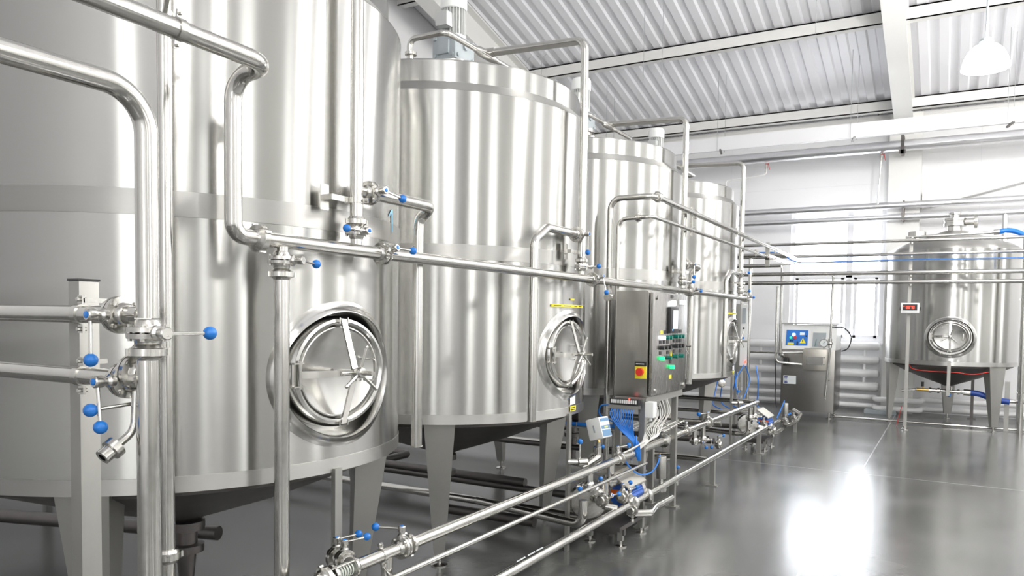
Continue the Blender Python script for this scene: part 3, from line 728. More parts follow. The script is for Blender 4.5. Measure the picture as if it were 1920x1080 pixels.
# pole with weighing display
t = thing('display_stand', 'slim steel pole with a small display box reading red digits, before the far tank', 'display stand', (-.53, 12.05, 0))
MB().box((-.535, 12.05, 1.38), (.045, .03, 2.76)).build('pole', leg_m, t)
MB().lathe([(.05, 0), (.05, .01), (.03, .03), (.03, .05)], (-.535, 12.05, 0)).build('foot', cast_m, t)
dsp = MB().box((-.515, 11.90, 1.765), (.235, .07, .145), bev=.006).build('display_box', white_m, t)
MB().box((-.515, 11.862, 1.775), (.185, .006, .085)).build('display_window', black_m, dsp)
MB().box((-.645, 11.91, 1.755), (.012, .03, .05)).box((-.385, 11.91, 1.755), (.012, .03, .05)).box((-.515, 11.97, 1.765), (.03, .10, .03)).build('bracket', black_m, dsp)
SEG = {'0': 'abcdef', '7': 'abc', '8': 'abcdefg'}
m = MB()
for k, ch in enumerate('0070'):
    x0 = -.555+.028*k; zc_ = 1.775; w_, h_ = .017, .017
    for s in SEG[ch]:
        cx, cz, sx_, sz_ = {'a': (0, h_, w_, .005), 'g': (0, 0, w_, .005), 'd': (0, -h_, w_, .005), 'f': (-w_/2, h_/2, .005, h_), 'b': (w_/2, h_/2, .005, h_), 'e': (-w_/2, -h_/2, .005, h_), 'c': (w_/2, -h_/2, .005, h_)}[s]
        m.box((x0+cx, 11.857, zc_+cz), (sx_, .003, sz_))
m.sphere((-.592, 11.858, 1.79), .007, 8)
m.build('red_digits', redled, dsp)

# ------------------------------------------------------------------ far tank
ft = make_tank('far_tank', 'wide steel tank on three legs at the right end of the hall, domed top', (0.0, 13.10, 0), -PI/2, .90, .945, 2.63, 34, (1.355, .30, .262), (-75, 45, 180), .9, False, None)
m = MB(); m.lathe([(.105, 2.93), (.105, 3.03), (.16, 3.035), (.16, 3.075), (.15, 3.08), (.15, 3.11), (.16, 3.115), (.16, 3.15), (.06, 3.155), (.06, 3.21), (.09, 3.212), (.09, 3.24)], (0, 13.1, 0), n=28)
m.cyl((0.05, 13.1, 3.1), (.26, 13.1, 3.1), .05); m.cyl((.26, 13.1, 3.1), (.30, 13.1, 3.1), .10, n=28); m.build('top_port', cast_m, None)
o = bpy.data.objects[m and 'top_port']; tag(o, 'stacked steel fittings with a side disc on top of the far tank', 'pipe fitting')
m = MB().lathe([(.05, 2.70), (.05, 2.86), (.13, 2.865), (.13, 2.93), (.08, 2.94)], (-.50, 12.75, 0), n=28)
tag(m.build('inspection_port', cast_m), 'low round steel port on the left shoulder of the far tank', 'pipe fitting')
m = MB().lathe([(.05, 2.55), (.06, 2.60), (.09, 2.61), (.09, 2.70), (.03, 2.74)], (-.86, 13.55, 0), n=24)
tag(m.build('vent_cap', cast_m), 'small round vent cap left of the far tank', 'pipe fitting')
simple_pipe('top_pipe', 'thin pipe along the top of the far tank leading to the blue hose', [(-.62, 12.2, 2.80), (.50, 12.2, 2.83)], .018)
t = thing('blue_hose', 'bright blue hose curving down at the top right edge', 'hose', (.7, 12.2, 2.8)); MB().spline([(.52, 12.2, 2.83), (.66, 12.2, 2.85), (.82, 12.2, 2.79), (1.0, 12.2, 2.60), (1.08, 12.2, 2.3)], .034, n=14).build('hose_body', bluec_m, t)
m = MB(); m.cyl((.48, 12.2, 2.83), (.55, 12.2, 2.837), .039); m.build('ferrule', pipe_m, t)
# outlet line below the far tank
t = thing('outlet_line', 'horizontal line of fittings below the far tank with a brass valve', 'pipe', (0, 12.6, .53))
MB().cyl((-.62, 12.62, .52), (-.42, 12.62, .55), .018).build('pipe_run', pipe_m, t); MB().cyl((-.13, 12.62, .55), (.22, 12.62, .545), .022).build('pipe_run', pipe_m, t)
MB().cyl((-.42, 12.62, .55), (-.25, 12.62, .55), .024).cyl((-.33, 12.62, .55), (-.33, 12.62, .60), .012).build('brass_valve', brass_m, t)
MB().cyl((-.34, 12.62, .60), (-.34, 12.62, .67), .02).build('valve_knob', black_m, t)
m = MB(); m.cyl((-.25, 12.62, .55), (-.22, 12.62, .55), .04).cyl((-.22, 12.62, .55), (-.14, 12.62, .55), .03).cyl((-.14, 12.62, .55), (-.11, 12.62, .55), .04); m.build('coupling', cast_m, t); MB().cyl((.12, 12.62, .545), (.15, 12.62, .545), .038).build('coupling', cast_m, t); MB().cyl((.04, 12.62, .545), (0.04, 12.62, .62), .015).build('vent_stub', cast_m, t)
MB().sphere((0.015, 12.5, .50), .028, 14).build('ball_knob', blue_m, t)
t = thing('blue_hose', 'dark blue printed hose under the far tank', 'hose', (.5, 12.6, .5)); MB().spline([(.24, 12.62, .545), (.40, 12.62, .53), (.60, 12.62, .46), (.78, 12.62, .44)], .042, n=14).build('hose_body', plain('navy_rubber', (.01, .05, .28), .4), t)
MB().cyl((.20, 12.62, .545), (.29, 12.62, .543), .046).build('ferrule', pipe_m, t)
simple_pipe('outlet_pipe', 'white steel pipe stub with a blue tag right of the far tank leg', [(.78, 12.62, .45), (1.4, 12.62, .44)], .028)
simple_pipe('floor_pipe', 'thin steel pipe lying on the floor in front of the far tank', [(-1.62, 12.78, .03), (1.7, 12.74, .03)], .016)
simple_pipe('upright_pipe', 'upright steel pipe at the right edge beside the far tank', [(.90, 12.35, 0), (.88, 12.35, 2.9)], .036, clips=[((.90, 12.35, .60), (0, 0, 1), (1, 0, 0)), ((.885, 12.35, 1.9), (0, 0, 1), (1, 0, 0))])
simple_pipe('upright_pipe', 'foil wrapped upright pipe at the right edge', [(1.0, 14.0, 0), (1.0, 14.0, 3.45)], .045, mat=foil_m)
simple_pipe('upright_pipe', 'second foil wrapped upright pipe rising behind the far tank', [(.70, 14.0, 2.6), (.70, 14.0, 3.3)], .04, mat=foil_m)
m = MB().box((.755, 12.75, .36), (.06, .04, .72)); tag(m.build('support_post', leg_m), 'short square steel post right of the far tank leg', 'post')
m = MB().box((.35, 14.05, .50), (.045, .045, 1.0)).box((.35, 14.05, .006), (.12, .12, .012)); tag(m.build('support_post', dark_m), 'dark slim post standing behind the far tank', 'post')
# thin red cable under the far tank
t = thing('red_cable', 'thin red cable slung under the rim of the far tank', 'cable', (0, 12.3, .8)); MB().spline([(-.52, 12.40, .93), (-.46, 12.36, .87), (-.2, 12.30, .85), (.1, 12.28, .85), (.3, 12.32, .83), (.5, 12.38, .87)], .006, n=6).build('cable_run', red_m, t)
t = thing('red_cable', 'thin red cable hanging down by the left leg of the far tank', 'cable', (-.66, 12.55, .4)); MB().spline([(-.60, 12.38, .30), (-.64, 12.40, .12), (-.66, 12.42, .01)], .005, n=6).build('cable_run', red_m, t)

# insulated pipes on the back wall
def foil_pipe(label, z, r, y=14.1, x0=-5.2, x1=3):
    t = thing('insulated_pipe', label, 'pipe', (-1, y, z), 'foil wrapped pipes on the back wall')
    m = MB(); n = 70; rings = []
    for k in range(n+1):
        x = x0+(x1-x0)*k/n
        rings.append([V((x, y+math.cos(a)*r*(1+random.uniform(-.035, .035)), z+math.sin(a)*r*(1+random.uniform(-.035, .035)))) for a in [2*PI*i/18 for i in range(18)]])
    m.grid(rings, True, True, True).build('foil_wrap', foil_m, t, angle=60)
    return t
fp = foil_pipe('thick foil wrapped pipe high on the back wall, red taps hanging from it', 4.50, .09, 13.9)
foil_pipe('upper of the two slim foil wrapped pipes across the window', 3.53, .058, 14.0)
foil_pipe('lower of the two slim foil wrapped pipes across the window', 3.335, .054, 14.0)
m = MB().box((-.80, 13.9, 4.50), (.05, .26, .30)).box((-.80, 14.06, 4.50), (.08, .20, .05)).box((-.80, 13.79, 4.38), (.10, .04, .06)); tag(m.build('pipe_bracket', dark_m), 'dark bracket holding the thick foil pipe at the column', 'bracket')
m = MB().box((-.76, 14.08, 3.43), (.03, .22, .34)).box((-.76, 13.93, 3.36), (.05, .03, .07)); tag(m.build('pipe_bracket', dark_m), 'small dark bracket holding the slim foil pipes at the column', 'bracket')
def red_tap(x, y, z, label, down):
    t = thing('red_tap', label, 'tap', (x, y, z))
    MB().tube(down, .014, .05, n=10).build('pipe_run', beam_m if len(down) > 3 else pipe_m, t)
    MB().cyl((x, y, z-.06), (x, y, z+.02), .026, n=14).build('tap_body', cast_m, t)
    MB().box((x+.05, y-.02, z-.03), (.010, .014, .11), Matrix.Rotation(-.2, 3, 'Y')).box((x+.02, y-.02, z+.02), (.06, .014, .010)).build('tap_lever', red_m, t)
red_tap(-3.02, 13.9, 4.36, 'tap with red lever at the left end of the thick foil pipe', [(-3.02, 13.9, 4.42), (-3.02, 13.9, 4.20), (-3.35, 13.9, 4.16), (-3.75, 13.9, 4.14), (-3.75, 13.9, 2.9)])
red_tap(-1.12, 13.9, 4.36, 'tap with red lever above the window on a thin upright pipe', [(-1.12, 13.9, 4.42), (-1.15, 13.9, 3.55)])

# suspended tray below the roof on wire pairs
t = thing('suspended_tray', 'long white tray hanging below the roof on thin wire pairs', 'tray', (-1.5, 12.5, 4.5))
m = MB(); x0, x1 = -7.4, 4
m.box(((x0+x1)/2, 12.53, 4.50), (x1-x0, .008, .22)).box(((x0+x1)/2, 12.47, 4.49), (x1-x0, .008, .22)).box(((x0+x1)/2, 12.5, 4.386), (x1-x0, .07, .010)); m.build('tray_body', frame_m, t)
for k, (x) in enumerate((-5.5, -3.48, -1.42, .63, 2.7)):
    m = MB()
    m.cyl((x-.03, 12.42, 4.37), (x-.03, 12.42, roofz(12.42)-.02), .004, n=6).cyl((x+.05, 12.58, 4.37), (x+.05, 12.58, roofz(12.58)-.02), .004, n=6)
    m.build('wire_pair', wire_m, t)
    MB().box((x+.01, 12.5, 4.366), (.03, .32, .022), Matrix.Rotation(.2, 3, 'Z')).build('hanger_clamp', dark_m, t)
for (x, y) in ((-3.3, 9.1), (-3.55, 9.1), (-6.2, 11.2), (-6.5, 11.2), (-1.5, 9.3)):
    m = MB().cyl((x, y, 4.9 if x > -2 else 4.6), (x, y, roofz(y)-.12), .003, n=6)
    for s in (-1, 1): m.spline([(x, y, roofz(y)-.12), (x+s*.06, y, roofz(y)-.07), (x+s*.09, y, roofz(y)-.06)], .003, n=5, sub=3)
    tag(m.build('roof_wire', wire_m), {(-3.3, 9.1): 'thin roof wire right of its twin above the third tank', (-3.55, 9.1): 'thin roof wire left of its twin above the third tank', (-6.2, 11.2): 'thin roof wire far behind the second tank top', (-6.5, 11.2): 'thin roof wire farthest left behind the second tank top', (-1.5, 9.3): 'thin roof wire right of centre near the ceiling'}[(x, y)], 'wire')

# radiators: horizontal tubes
def radiator(label, x0, x1):
    t = thing('tube_radiator', label, 'radiator', ((x0+x1)/2, 14.3, .7), 'white tube radiators on the back wall')
    for z in (1.13, .89, .655, .425):
        m = MB(); r = .072; m.lathe([(.02, 0), (r*.8, .015), (r, .05), (r, x1-x0-.05), (r*.8, x1-x0-.015), (.02, x1-x0)], (x0, 14.30, z), (1, 0, 0), 24); m.build('radiator_tube', rad_m, t)
    m = MB()
    for xx in (x0+.25, x1-.25):
        for z in (1.01, .772, .54): m.cyl((xx, 14.30, z-.06), (xx, 14.30, z+.06), .025, n=12)
    m.build('connector', rad_m, t)
radiator('white four tube radiator left of the grey machine', -3.36, -2.3); radiator('white four tube radiator right of the grey machine below the window', -2.2, -1.06)
for z, lb in ((.24, 'upper white heating pipe along the foot of the back wall'), (.09, 'lower white heating pipe along the foot of the back wall')):
    simple_pipe('heating_pipe', lb, [(-7.3, 14.25, z), (-1.10, 14.25, z), (-1.10, 13.95, z), (-.40, 13.95, z), (-.40, 14.25, z), (4.5, 14.25, z)], .045, .08, mat=rad_m)
MB_ = MB().box((-1.0, 14.0, .03), (.5, .35, .06)); tag(MB_.build('floor_block', grey_m), 'low grey block on the floor at the column foot', 'block')

# ------------------------------------------------------------------ homogenizer machine
mc = thing('steel_machine', 'grey steel cabinet machine with blue control panel under the window', 'machine', (-2.0, 12.98, 0))
MB().box((-2.0, 12.98, .60), (.82, .74, 1.00), bev=.004).build('base_cabinet', cab_m, mc)
m = MB(); m.prism([(-2.41, 12.64, 1.06), (-2.41, 13.3, 1.06), (-2.41, 13.3, 1.50), (-2.41, 12.76, 1.50)], (.82, 0, 0)); hd = m.build('hood', white_m, mc)
MB().box((-2.0, 13.03, 1.515), (.88, .62, .02)).build('hood_lid', leg_m, mc)
RXm = Matrix.Rotation(-math.atan2(.12, .44), 3, 'X')
def hoodp(x, z, off=.0):      # point on the sloping hood face
    y = 12.64+(z-1.06)/.44*.12; return V((x, y-off, z))
pn = MB().box(hoodp(-2.19, 1.285, .006), (.34, .012, .255), RXm).build('control_panel', bluepanel_m, mc)
m = MB(); m.cyl(hoodp(-2.24, 1.335, .01), hoodp(-2.24, 1.335, .04), .026, n=18); m.build('white_lamp', whiteled, pn)
m = MB(); m.cyl(hoodp(-2.285, 1.285, .01), hoodp(-2.285, 1.285, .035), .018, n=16); m.build('green_lamp', greenled, pn)
m = MB(); m.cyl(hoodp(-2.215, 1.290, .01), hoodp(-2.215, 1.290, .04), .026, n=16); m.build('red_button', red_m, pn)
m = MB(); m.box(hoodp(-2.11, 1.35, .014), (.075, .004, .045), RXm); m.build('paper_tag', paper_m, pn)
m = MB(); m.box(hoodp(-2.28, 1.185, .014), (.10, .004, .034), RXm); m.build('yellow_tag', yellow_m, pn)
m = MB()
for xx, zz in ((-2.285, 1.235), (-2.25, 1.235), (-2.045, 1.315), (-2.175, 1.185), (-2.175, 1.215)): m.cyl(hoodp(xx, zz, .01), hoodp(xx, zz, .03), .012, n=12)
m.build('black_knob', black_m, pn)
# warning triangle
def tri(mb, cx, cz, s, off):
    a = [hoodp(cx-s, cz-s*.75, off), hoodp(cx+s, cz-s*.75, off), hoodp(cx, cz+s*.95, off)]; mb.prism(a, (0, -.002, 0))
m = MB(); tri(m, -2.095, 1.235, .050, .013); m.build('warning_triangle', yellow_m, pn)
m = MB(); m.prism([hoodp(-2.095+u, 1.23+v, .017) for u, v in ((-.004, .026), (.008, .026), (.003, .006), (.010, .006), (-.006, -.026), (-.001, -.004), (-.010, -.004))], (0, -.001, 0)); m.build('warning_sign_bolt', black_m, pn)
MB().box(hoodp(-1.845, 1.26, .004), (.235, .008, .275), RXm).build('opening_frame', white_m, mc); MB().box(hoodp(-1.845, 1.26, .010), (.20, .006, .235), RXm).build('dark_opening', grey_m, mc)
m = MB()
for s in (-.05, .04): m.box(hoodp(-1.845+s, 1.21, .016), (.006, .004, .12), RXm @ Matrix.Rotation(.12, 3, 'Y'))
m.build('green_strip', greenb_m, mc)
m = MB(); m.prism([hoodp(-1.80, 1.16, .016), hoodp(-1.745, 1.16, .016), hoodp(-1.79, 1.30, .016)], (0, -.002, 0)); m.build('paper_sheet', paper_m, mc)
bl = MB().box((-1.86, 12.50, .95), (.36, .22, .33), bev=.006).box((-1.86, 12.42, 1.12), (.33, .02, .02)).build('pump_block', metal('block_steel', (.55, .53, .48), .35), mc)
m = MB()
for xx in (-1.98, -1.95, -1.88, -1.80, -1.75, -1.72):
    for zz in (.88, .99): m.cyl((xx, 12.38, zz), (xx, 12.40, zz), .013, n=6)
m.box((-1.86, 12.385, .935), (.25, .012, .13)); m.build('bolted_plate', cast_m, bl)
g = MB().cyl((-1.735, 12.45, 1.215), (-1.735, 12.41, 1.215), .070, n=32).cyl((-1.735, 12.43, 1.10), (-1.735, 12.43, 1.16), .012).build('pressure_gauge', cast_m, mc)
MB().cyl((-1.735, 12.409, 1.215), (-1.735, 12.407, 1.215), .052, n=32).build('gauge_face', paper_m, g); MB().box((-1.725, 12.405, 1.225), (.004, .003, .06), Matrix.Rotation(.8, 3, 'Y')).build('gauge_needle', black_m, g)
g = MB().cyl((-2.39, 12.52, 1.00), (-2.39, 12.47, 1.00), .045, n=28).build('pressure_gauge', cast_m, mc); MB().cyl((-2.39, 12.469, 1.0), (-2.39, 12.467, 1.0), .038, n=28).build('gauge_face', paper_m, g)
MB().box((-2.33, 12.53, .90), (.06, .06, .13)).build('gauge_valve', black_m, mc)
lb = MB().box((-2.27, 12.607, .60), (.20, .004, .135)).build('name_plate', paper_m, mc)
m = MB()
for s in (1, -1): m.prism([(-2.33, 12.603, .60+s*.008), (-2.315, 12.603, .60+s*.055), (-2.345, 12.603, .60+s*.055)], (0, -.001, 0)).prism([(-2.315, 12.603, .60+s*.055), (-2.30, 12.603, .60+s*.055), (-2.32, 12.603, .60)], (0, -.001, 0)).prism([(-2.345, 12.603, .60+s*.055), (-2.36, 12.603, .60+s*.055), (-2.34, 12.603, .60)], (0, -.001, 0))
m.build('plate_emblem', plain('navy_print', (.03, .04, .25), .5), lb)
for (x, y) in ((-2.36, 12.68), (-1.66, 12.68), (-2.36, 13.28), (-1.66, 13.28)): MB().lathe([(.045, 0), (.045, .012), (.014, .02), (.014, .12)], (x, y, 0)).build('foot', cast_m, mc)
MB().box((-1.62, 12.62, .60), (.02, .012, .02)).cyl((-1.665, 12.6, .62), (-1.665, 12.59, .62), .012, n=10).build('latch', cast_m, mc)
simple_pipe('upright_pipe', 'upright pipe that comes down onto the right side of the machine', [(-2.3, 12.2, 2.285), (-1.60, 12.2, 2.285), (-1.61, 12.2, 1.2), (-1.67, 12.25, .35)], .018, .06)
m = MB().cyl((-1.615, 12.2, 1.15), (-1.615, 12.2, 1.29), .03, n=20).sphere((-1.615, 12.2, 1.22), .04, 16); tag(m.build('pipe_joint', cast_m), 'round joint on the upright pipe beside the machine gauge', 'pipe fitting')
simple_pipe('upright_pipe', 'left pipe of the pair descending to the left side of the machine', [(-2.42, 12.2, 2.10), (-2.42, 12.2, .90), (-2.05, 12.35, .87)], .021, .07)
simple_pipe('upright_pipe', 'right pipe of the pair descending to the left side of the machine', [(-2.36, 12.2, 2.44), (-2.36, 12.2, 1.02), (-2.36, 12.5, .98)], .021, .05)
simple_pipe('feed_pipe', 'horizontal pipe from the uprights into the machine block', [(-2.98, 12.2, .72), (-2.98, 12.2, 1.05), (-2.30, 12.2, 1.055), (-2.05, 12.4, 1.06)], .019, .05)
t = thing('black_cable', 'black cable looping from the right top of the machine', 'cable', (-1.5, 12.4, 1.4)); MB().spline([(-1.60, 12.25, 1.46), (-1.45, 12.4, 1.46), (-1.36, 12.6, 1.32), (-1.42, 12.8, 1.14), (-1.52, 12.85, 1.08)], .009, n=8).build('cable_run', black_m, t)
t = thing('black_cable', 'black cable hanging down left of the machine', 'cable', (-2.46, 12.5, .5)); MB().spline([(-2.45, 12.3, .95), (-2.46, 12.45, .6), (-2.47, 12.5, .3), (-2.44, 12.5, .15)], .008, n=8).build('cable_run', black_m, t)

# ------------------------------------------------------------------ control cabinet
cb = thing('control_cabinet', 'brushed steel control cabinet with a touch screen and rows of buttons', 'cabinet', (-2.04, 5.56, 0))
CXF = -1.90
MB().box((-2.055, 5.56, 1.365), (.25, .84, .78), bev=.004).build('cabinet_body', cab_m, cb)
dr = MB().box((CXF-.012, 5.565, 1.365), (.024, .80, .76), bev=.004).build('cabinet_door', cabd_m, cb)
def knob(y, z, mat, nm, r=.016, d=.03, par=dr): MB().cyl((CXF, y, z), (CXF+d, y, z), r, n=18).build(nm, mat, par)
for y, z in ((5.235, 1.71), (5.235, 1.02), (5.90, 1.02)): MB().cyl((CXF, y, z), (CXF+.012, y, z), .016, n=20).build('door_lock', cast_m, dr)
MB().cyl((CXF, 5.575, 1.675), (CXF+.03, 5.575, 1.675), .022, n=20).build('white_lamp', whiteled, dr)
MB().box((CXF+.002, 5.575, 1.725), (.004, .05, .022)).build('lamp_plate', black_m, dr)
MB().box((CXF+.002, 5.83, 1.688), (.004, .15, .038)).build('paper_label', paper_m, dr)
sc = MB().box((CXF+.012, 5.585, 1.545), (.024, .185, .20), bev=.004).build('touch_screen', black_m, dr); MB().box((CXF+.025, 5.60, 1.55), (.002, .115, .145)).build('lit_display', screen_m, sc); MB().box((CXF+.025, 5.535, 1.47), (.002, .012, .012)).build('blue_light', plain('blue_led', (.1, .3, 1), .4, emit=1.5), sc)
def row(ys, z, mats, plate=black_m):
    for y, mt in zip(ys, mats):
        MB().box((CXF+.002, y, z+.033), (.004, .042, .026)).build('button_plate', plate if mt != 'y' else yellow_m, dr)
        MB().cyl((CXF, y, z-.008), (CXF+.034, y, z-.008), .0155, n=18).build('button', {'y': whiteled, 'g': greenb_m, 'G': greenled, 'k': black_m}[mt], dr)
row((5.345, 5.435, 5.51), 1.42, 'ygg'); row((5.65, 5.73, 5.80), 1.425, 'ggg')
row((5.33, 5.41, 5.49), 1.345, 'kkk'); row((5.65, 5.73, 5.80), 1.35, 'kkk')
row((5.33, 5.50), 1.265, 'Gg'); row((5.65, 5.80), 1.268, 'gg'); row((5.565,), 1.19, 'G')
MB().box((CXF+.002, 5.57, 1.105), (.003, .05, .032)).build('yellow_tag', yellow_m, dr)
MB().prism([(CXF+.001, 5.555, 1.26), (CXF+.001, 5.60, 1.26), (CXF+.001, 5.578, 1.31)], (.002, 0, 0)).build('warning_triangle', yellow_m, dr)
# main switch on the near side
sw = MB().box((-1.975, 5.134, 1.175), (.085, .012, .12)).build('main_switch', yellow_m, cb)
MB().box((-1.975, 5.131, 1.222), (.088, .016, .03)).build('switch_plate', black_m, sw)
MB().cyl((-1.975, 5.132, 1.165), (-1.975, 5.098, 1.165), .028, n=24).build('red_knob', red_m, sw)
m = MB()
for k in range(8): m.box((-2.005+.008*k, 5.122, 1.223), (.005, .002, .006))
m.build('switch_print', paper_m, sw)
# stand
m = MB()
m.box((-2.055, 5.56, .95), (.25, .84, .05))
m.build('base_frame', leg_m, cb)
for (x, y) in ((-1.967, 5.18), (-2.16, 5.18), (-1.967, 5.90), (-2.16, 5.90)): MB().box((x, y, .47), (.042, .042, .92)).build('leg', leg_m, cb); MB().box((x, y, .006), (.09, .09, .012)).build('foot_plate', leg_m, cb)
# pneumatic valve block with blue hoses
t = thing('air_valve_block', 'grey block of air valves with a red light below the cabinet', 'valve block', (-2.08, 5.08, .95))
MB().box((-2.075, 5.09, .94), (.225, .05, .045)).build('block_body', black_m, t)
m = MB()
for k in range(12): m.box((-2.17+.0172*k, 5.063, .945), (.011, .006, .026))
m.build('valve_cell', white_m, t)
MB().box((-2.075, 5.08, .905), (.23, .06, .025)).build('rail', leg_m, t); MB().sphere((-2.03, 5.058, .968), .006, 10).build('red_light', redled, t)
for k in range(11):
    x = -2.165+.0168*k
    h = thing('air_hose', ['leftmost thin blue air hose under the valve block', 'thin blue air hose under the valve block in the bundle'][min(k, 1)], 'hose', (x, 5.06, .89), 'blue air hoses under the cabinet')
    if k: h['label'] = 'thin blue air hose in the bunch fanning down below the cabinet'
    MB().spline([(x, 5.06, .895), (x+.004, 5.03, .84), (x+.42*(-1.99-x), 5.02+.003*k, .755), (x+.80*(-1.985-x), 5.03+.003*k, .69), (-1.985+.003*k, 5.05+.003*k, .64), (-1.967+.002*k, 5.09, .52)], .0046, n=8).build('hose_run', bluec_m, h)
h = thing('air_hose', 'blue air hose looping out left of the valve block', 'hose', (-2.2, 5.06, .9)); MB().spline([(-2.19, 5.07, .915), (-2.26, 5.07, .90), (-2.28, 5.10, .83), (-2.20, 5.15, .78)], .0055, n=8).build('hose_run', bluec_m, h)
t = thing('junction_box', 'small white junction box hanging at the right leg of the cabinet', 'box', (-1.885, 5.13, .9))
MB().box((-1.885, 5.12, .895), (.065, .075, .115), bev=.006).build('box_body', white_m, t); MB().cyl((-1.885, 5.12, .84), (-1.885, 5.12, .815), .012, n=12).build('cable_gland', white_m, t)
for k in range(8):
    h = thing('white_cable', 'thin white cable in the tangle under the control cabinet', 'cable', (-1.93, 5.3+.04*k, .9), 'white cables hanging under the cabinet')
    y = 5.30+.05*k; dx = random.uniform(-.04, .04)
    MB().spline([(-1.97+dx, y, .93), (-1.95+dx, y+.02, .82), (-1.96, y-.06, .72), (-1.93, 5.25+.02*k, .66), (-1.96, 5.10, .60+.006*k)], .0048, n=6).build('cable_run', rope_m, h)
for k in range(5):
    h = thing('white_cable', 'white cable draping from the cabinet onto the upper floor pipe', 'cable', (-1.95, 5.1, .7), 'white cables draped over the floor pipe')
    MB().spline([(-1.94+.006*k, 5.16, .72-.01*k), (-1.95+.006*k, 5.14, .66), (-1.97, 5.12-.04*k, .62), (-1.995, 5.02-.05*k, .60), (-2.04, 4.99-.05*k, .56)], .005, n=6).build('cable_run', rope_m, h)
t = thing('wire_basket', 'white wire basket tray crossing under the cabinet', 'cable tray', (-2.0, 5.6, .72))
m = MB()
for k in range(7): m.cyl((-2.2+.05*k, 5.45, .69), (-2.2+.05*k, 5.95, .72), .003, n=5)
for k in range(8): m.cyl((-2.22, 5.48+.06*k, .692+.0035*k), (-1.88, 5.48+.06*k, .692+.0035*k), .003, n=5)
m.build('basket_wires', rope_m, t)

# ------------------------------------------------------------------ long floor pipes
AX, AZ, BX, BZ = -2.0, .572, -1.91, .262
t = thing('long_floor_pipe', 'upper long steel pipe running along the floor line, cables draped over it', 'pipe', (AX, 5, AZ))
m = MB().cyl((AX, 2.18, AZ), (AX, 2.42, AZ), PR).cyl((AX, 2.49, AZ), (AX, 4.78, AZ), PR).cyl((AX, 4.85, AZ), (AX, 5.72, AZ), PR+.006).cyl((AX, 5.78, AZ), (AX, 6.28, AZ), PR)
m.cyl((AX, 6.36, AZ), (AX, 6.95, AZ), PR).tube([(AX, 7.02, AZ), (AX, 9.14, AZ), (AX-.9, 9.14, AZ), (AX-1.2, 9.14, AZ)], PR, .06); m.build('pipe_run', pipe_m, t)
for y, r_ in ((5.02, PR+.007), (5.30, PR+.007), (2.33, PR)): m = MB(); clip(m, (AX, y, AZ), (0, 1, 0), (-.2, 0, 1), r_); m.build('pipe_clip', cast_m, t)
for q_ in ((5.75, .056, .026), (2.50, .046, .02)): m = MB(); union(m, (AX, q_[0], AZ), (0, 1, 0), q_[1], q_[2]); m.build('union_nut', cast_m, t)
for y, r in ((2.36, .024), (4.33, .024), (4.67, .026), (6.58, .022), (6.85, .022), (8.72, .022), (8.95, .022)): MB().cyl((AX, y, AZ-.02), (AX, y, AZ-.12), r).build('tee_stub', pipe_m, t)
MB().box((AX, 2.365, .22), (.04, .04, .44)).box((AX, 2.365, .006), (.10, .10, .012)).build('support_leg', leg_m, t)
MB().cyl((AX-.01, 2.33, AZ-.03), (AX+.05, 2.37, AZ-.13), .005, n=8).build('clip_bolt', pipe_m, t)
# sight glass and its cage at the near end
t = thing('sight_glass', 'ribbed sight glass with ring flanges at the bottom edge of the picture', 'sight glass', (AX, 2.1, AZ))
MB().lathe([(.024, 0), (.024, .085)], (AX, 2.065, AZ), (0, 1, 0), 28).build('glass_tube', glass_m, t)
m = MB()
for y in (2.045, 2.155): m.lathe([(.026, -.006), (.042, -.006), (.042, .006), (.026, .006)], (AX, y, AZ), (0, 1, 0), 32)
for a in (60, 180, 300): m.cyl((AX+.036*math.cos(math.radians(a)), 2.03, AZ+.036*math.sin(math.radians(a))), (AX+.036*math.cos(math.radians(a)), 2.17, AZ+.036*math.sin(math.radians(a))), .004, n=8)
m.build('ring_flange', cast_m, t)
m = MB()
for k in range(6): m.lathe([(.0245, 0), (.027, .003), (.0245, .006)], (AX, 2.066+.014*k, AZ), (0, 1, 0), 28, caps=False)
m.build('glass_rib', plain('milky_ring', (.75, .8, .72), .3), t)
m = MB(); union(m, (AX, 2.01, AZ), (0, 1, 0), .044, .022); m.cyl((AX, 1.0, AZ), (AX, 2.03, AZ), PR); m.build('end_nut', cast_m, t)
valve((AX-.07, 2.19, AZ+.005), (1, -.25, 0), (0, 0, 1), (.2, 1, .12), 'valve behind the sight glass at the bottom edge, upper of two balls close together', .92)
valve((AX-.16, 2.24, AZ-.01), (1, -.25, 0), (0, 0, 1), (.2, 1, .12), 'valve farther behind the sight glass, lower of two balls close together', .92)
valve((AX, 2.455, AZ), (0, 1, 0), (0, 0, 1), (-1, -.35, .1), 'valve in the upper floor pipe at its near end, ball pointing left', 1.0)
valve((AX, 4.815, AZ), (0, 1, 0), (-.15, 0, 1), (.4, 1, -.15), 'valve in the upper floor pipe next to the tilted white box', .98)
valve((AX-.14, 4.72, AZ+.0), (0, 1, 0), (0, 0, 1), (.1, 1, .1), 'valve behind the upper floor pipe by the tilted white box', .9)
valve((AX, 6.32, AZ), (0, 0, 1), (0, .2, 1), (-.5, -.7, .1), 'valve standing in the upper floor pipe right of the air cylinder', .95)
VALVES[-1].matrix_world = Matrix.Translation((AX, 6.32, AZ)) @ Matrix(((0, -1, 0), (0, 0, 1), (1, 0, 0))).transposed().inverted().to_4x4() @ Matrix.Scale(.95, 4)
valve((AX, 6.985, AZ), (0, 1, 0), (0, 0, 1), (-.4, -1, 0), 'valve in the upper floor pipe with a long rod pointing left', 1.15)
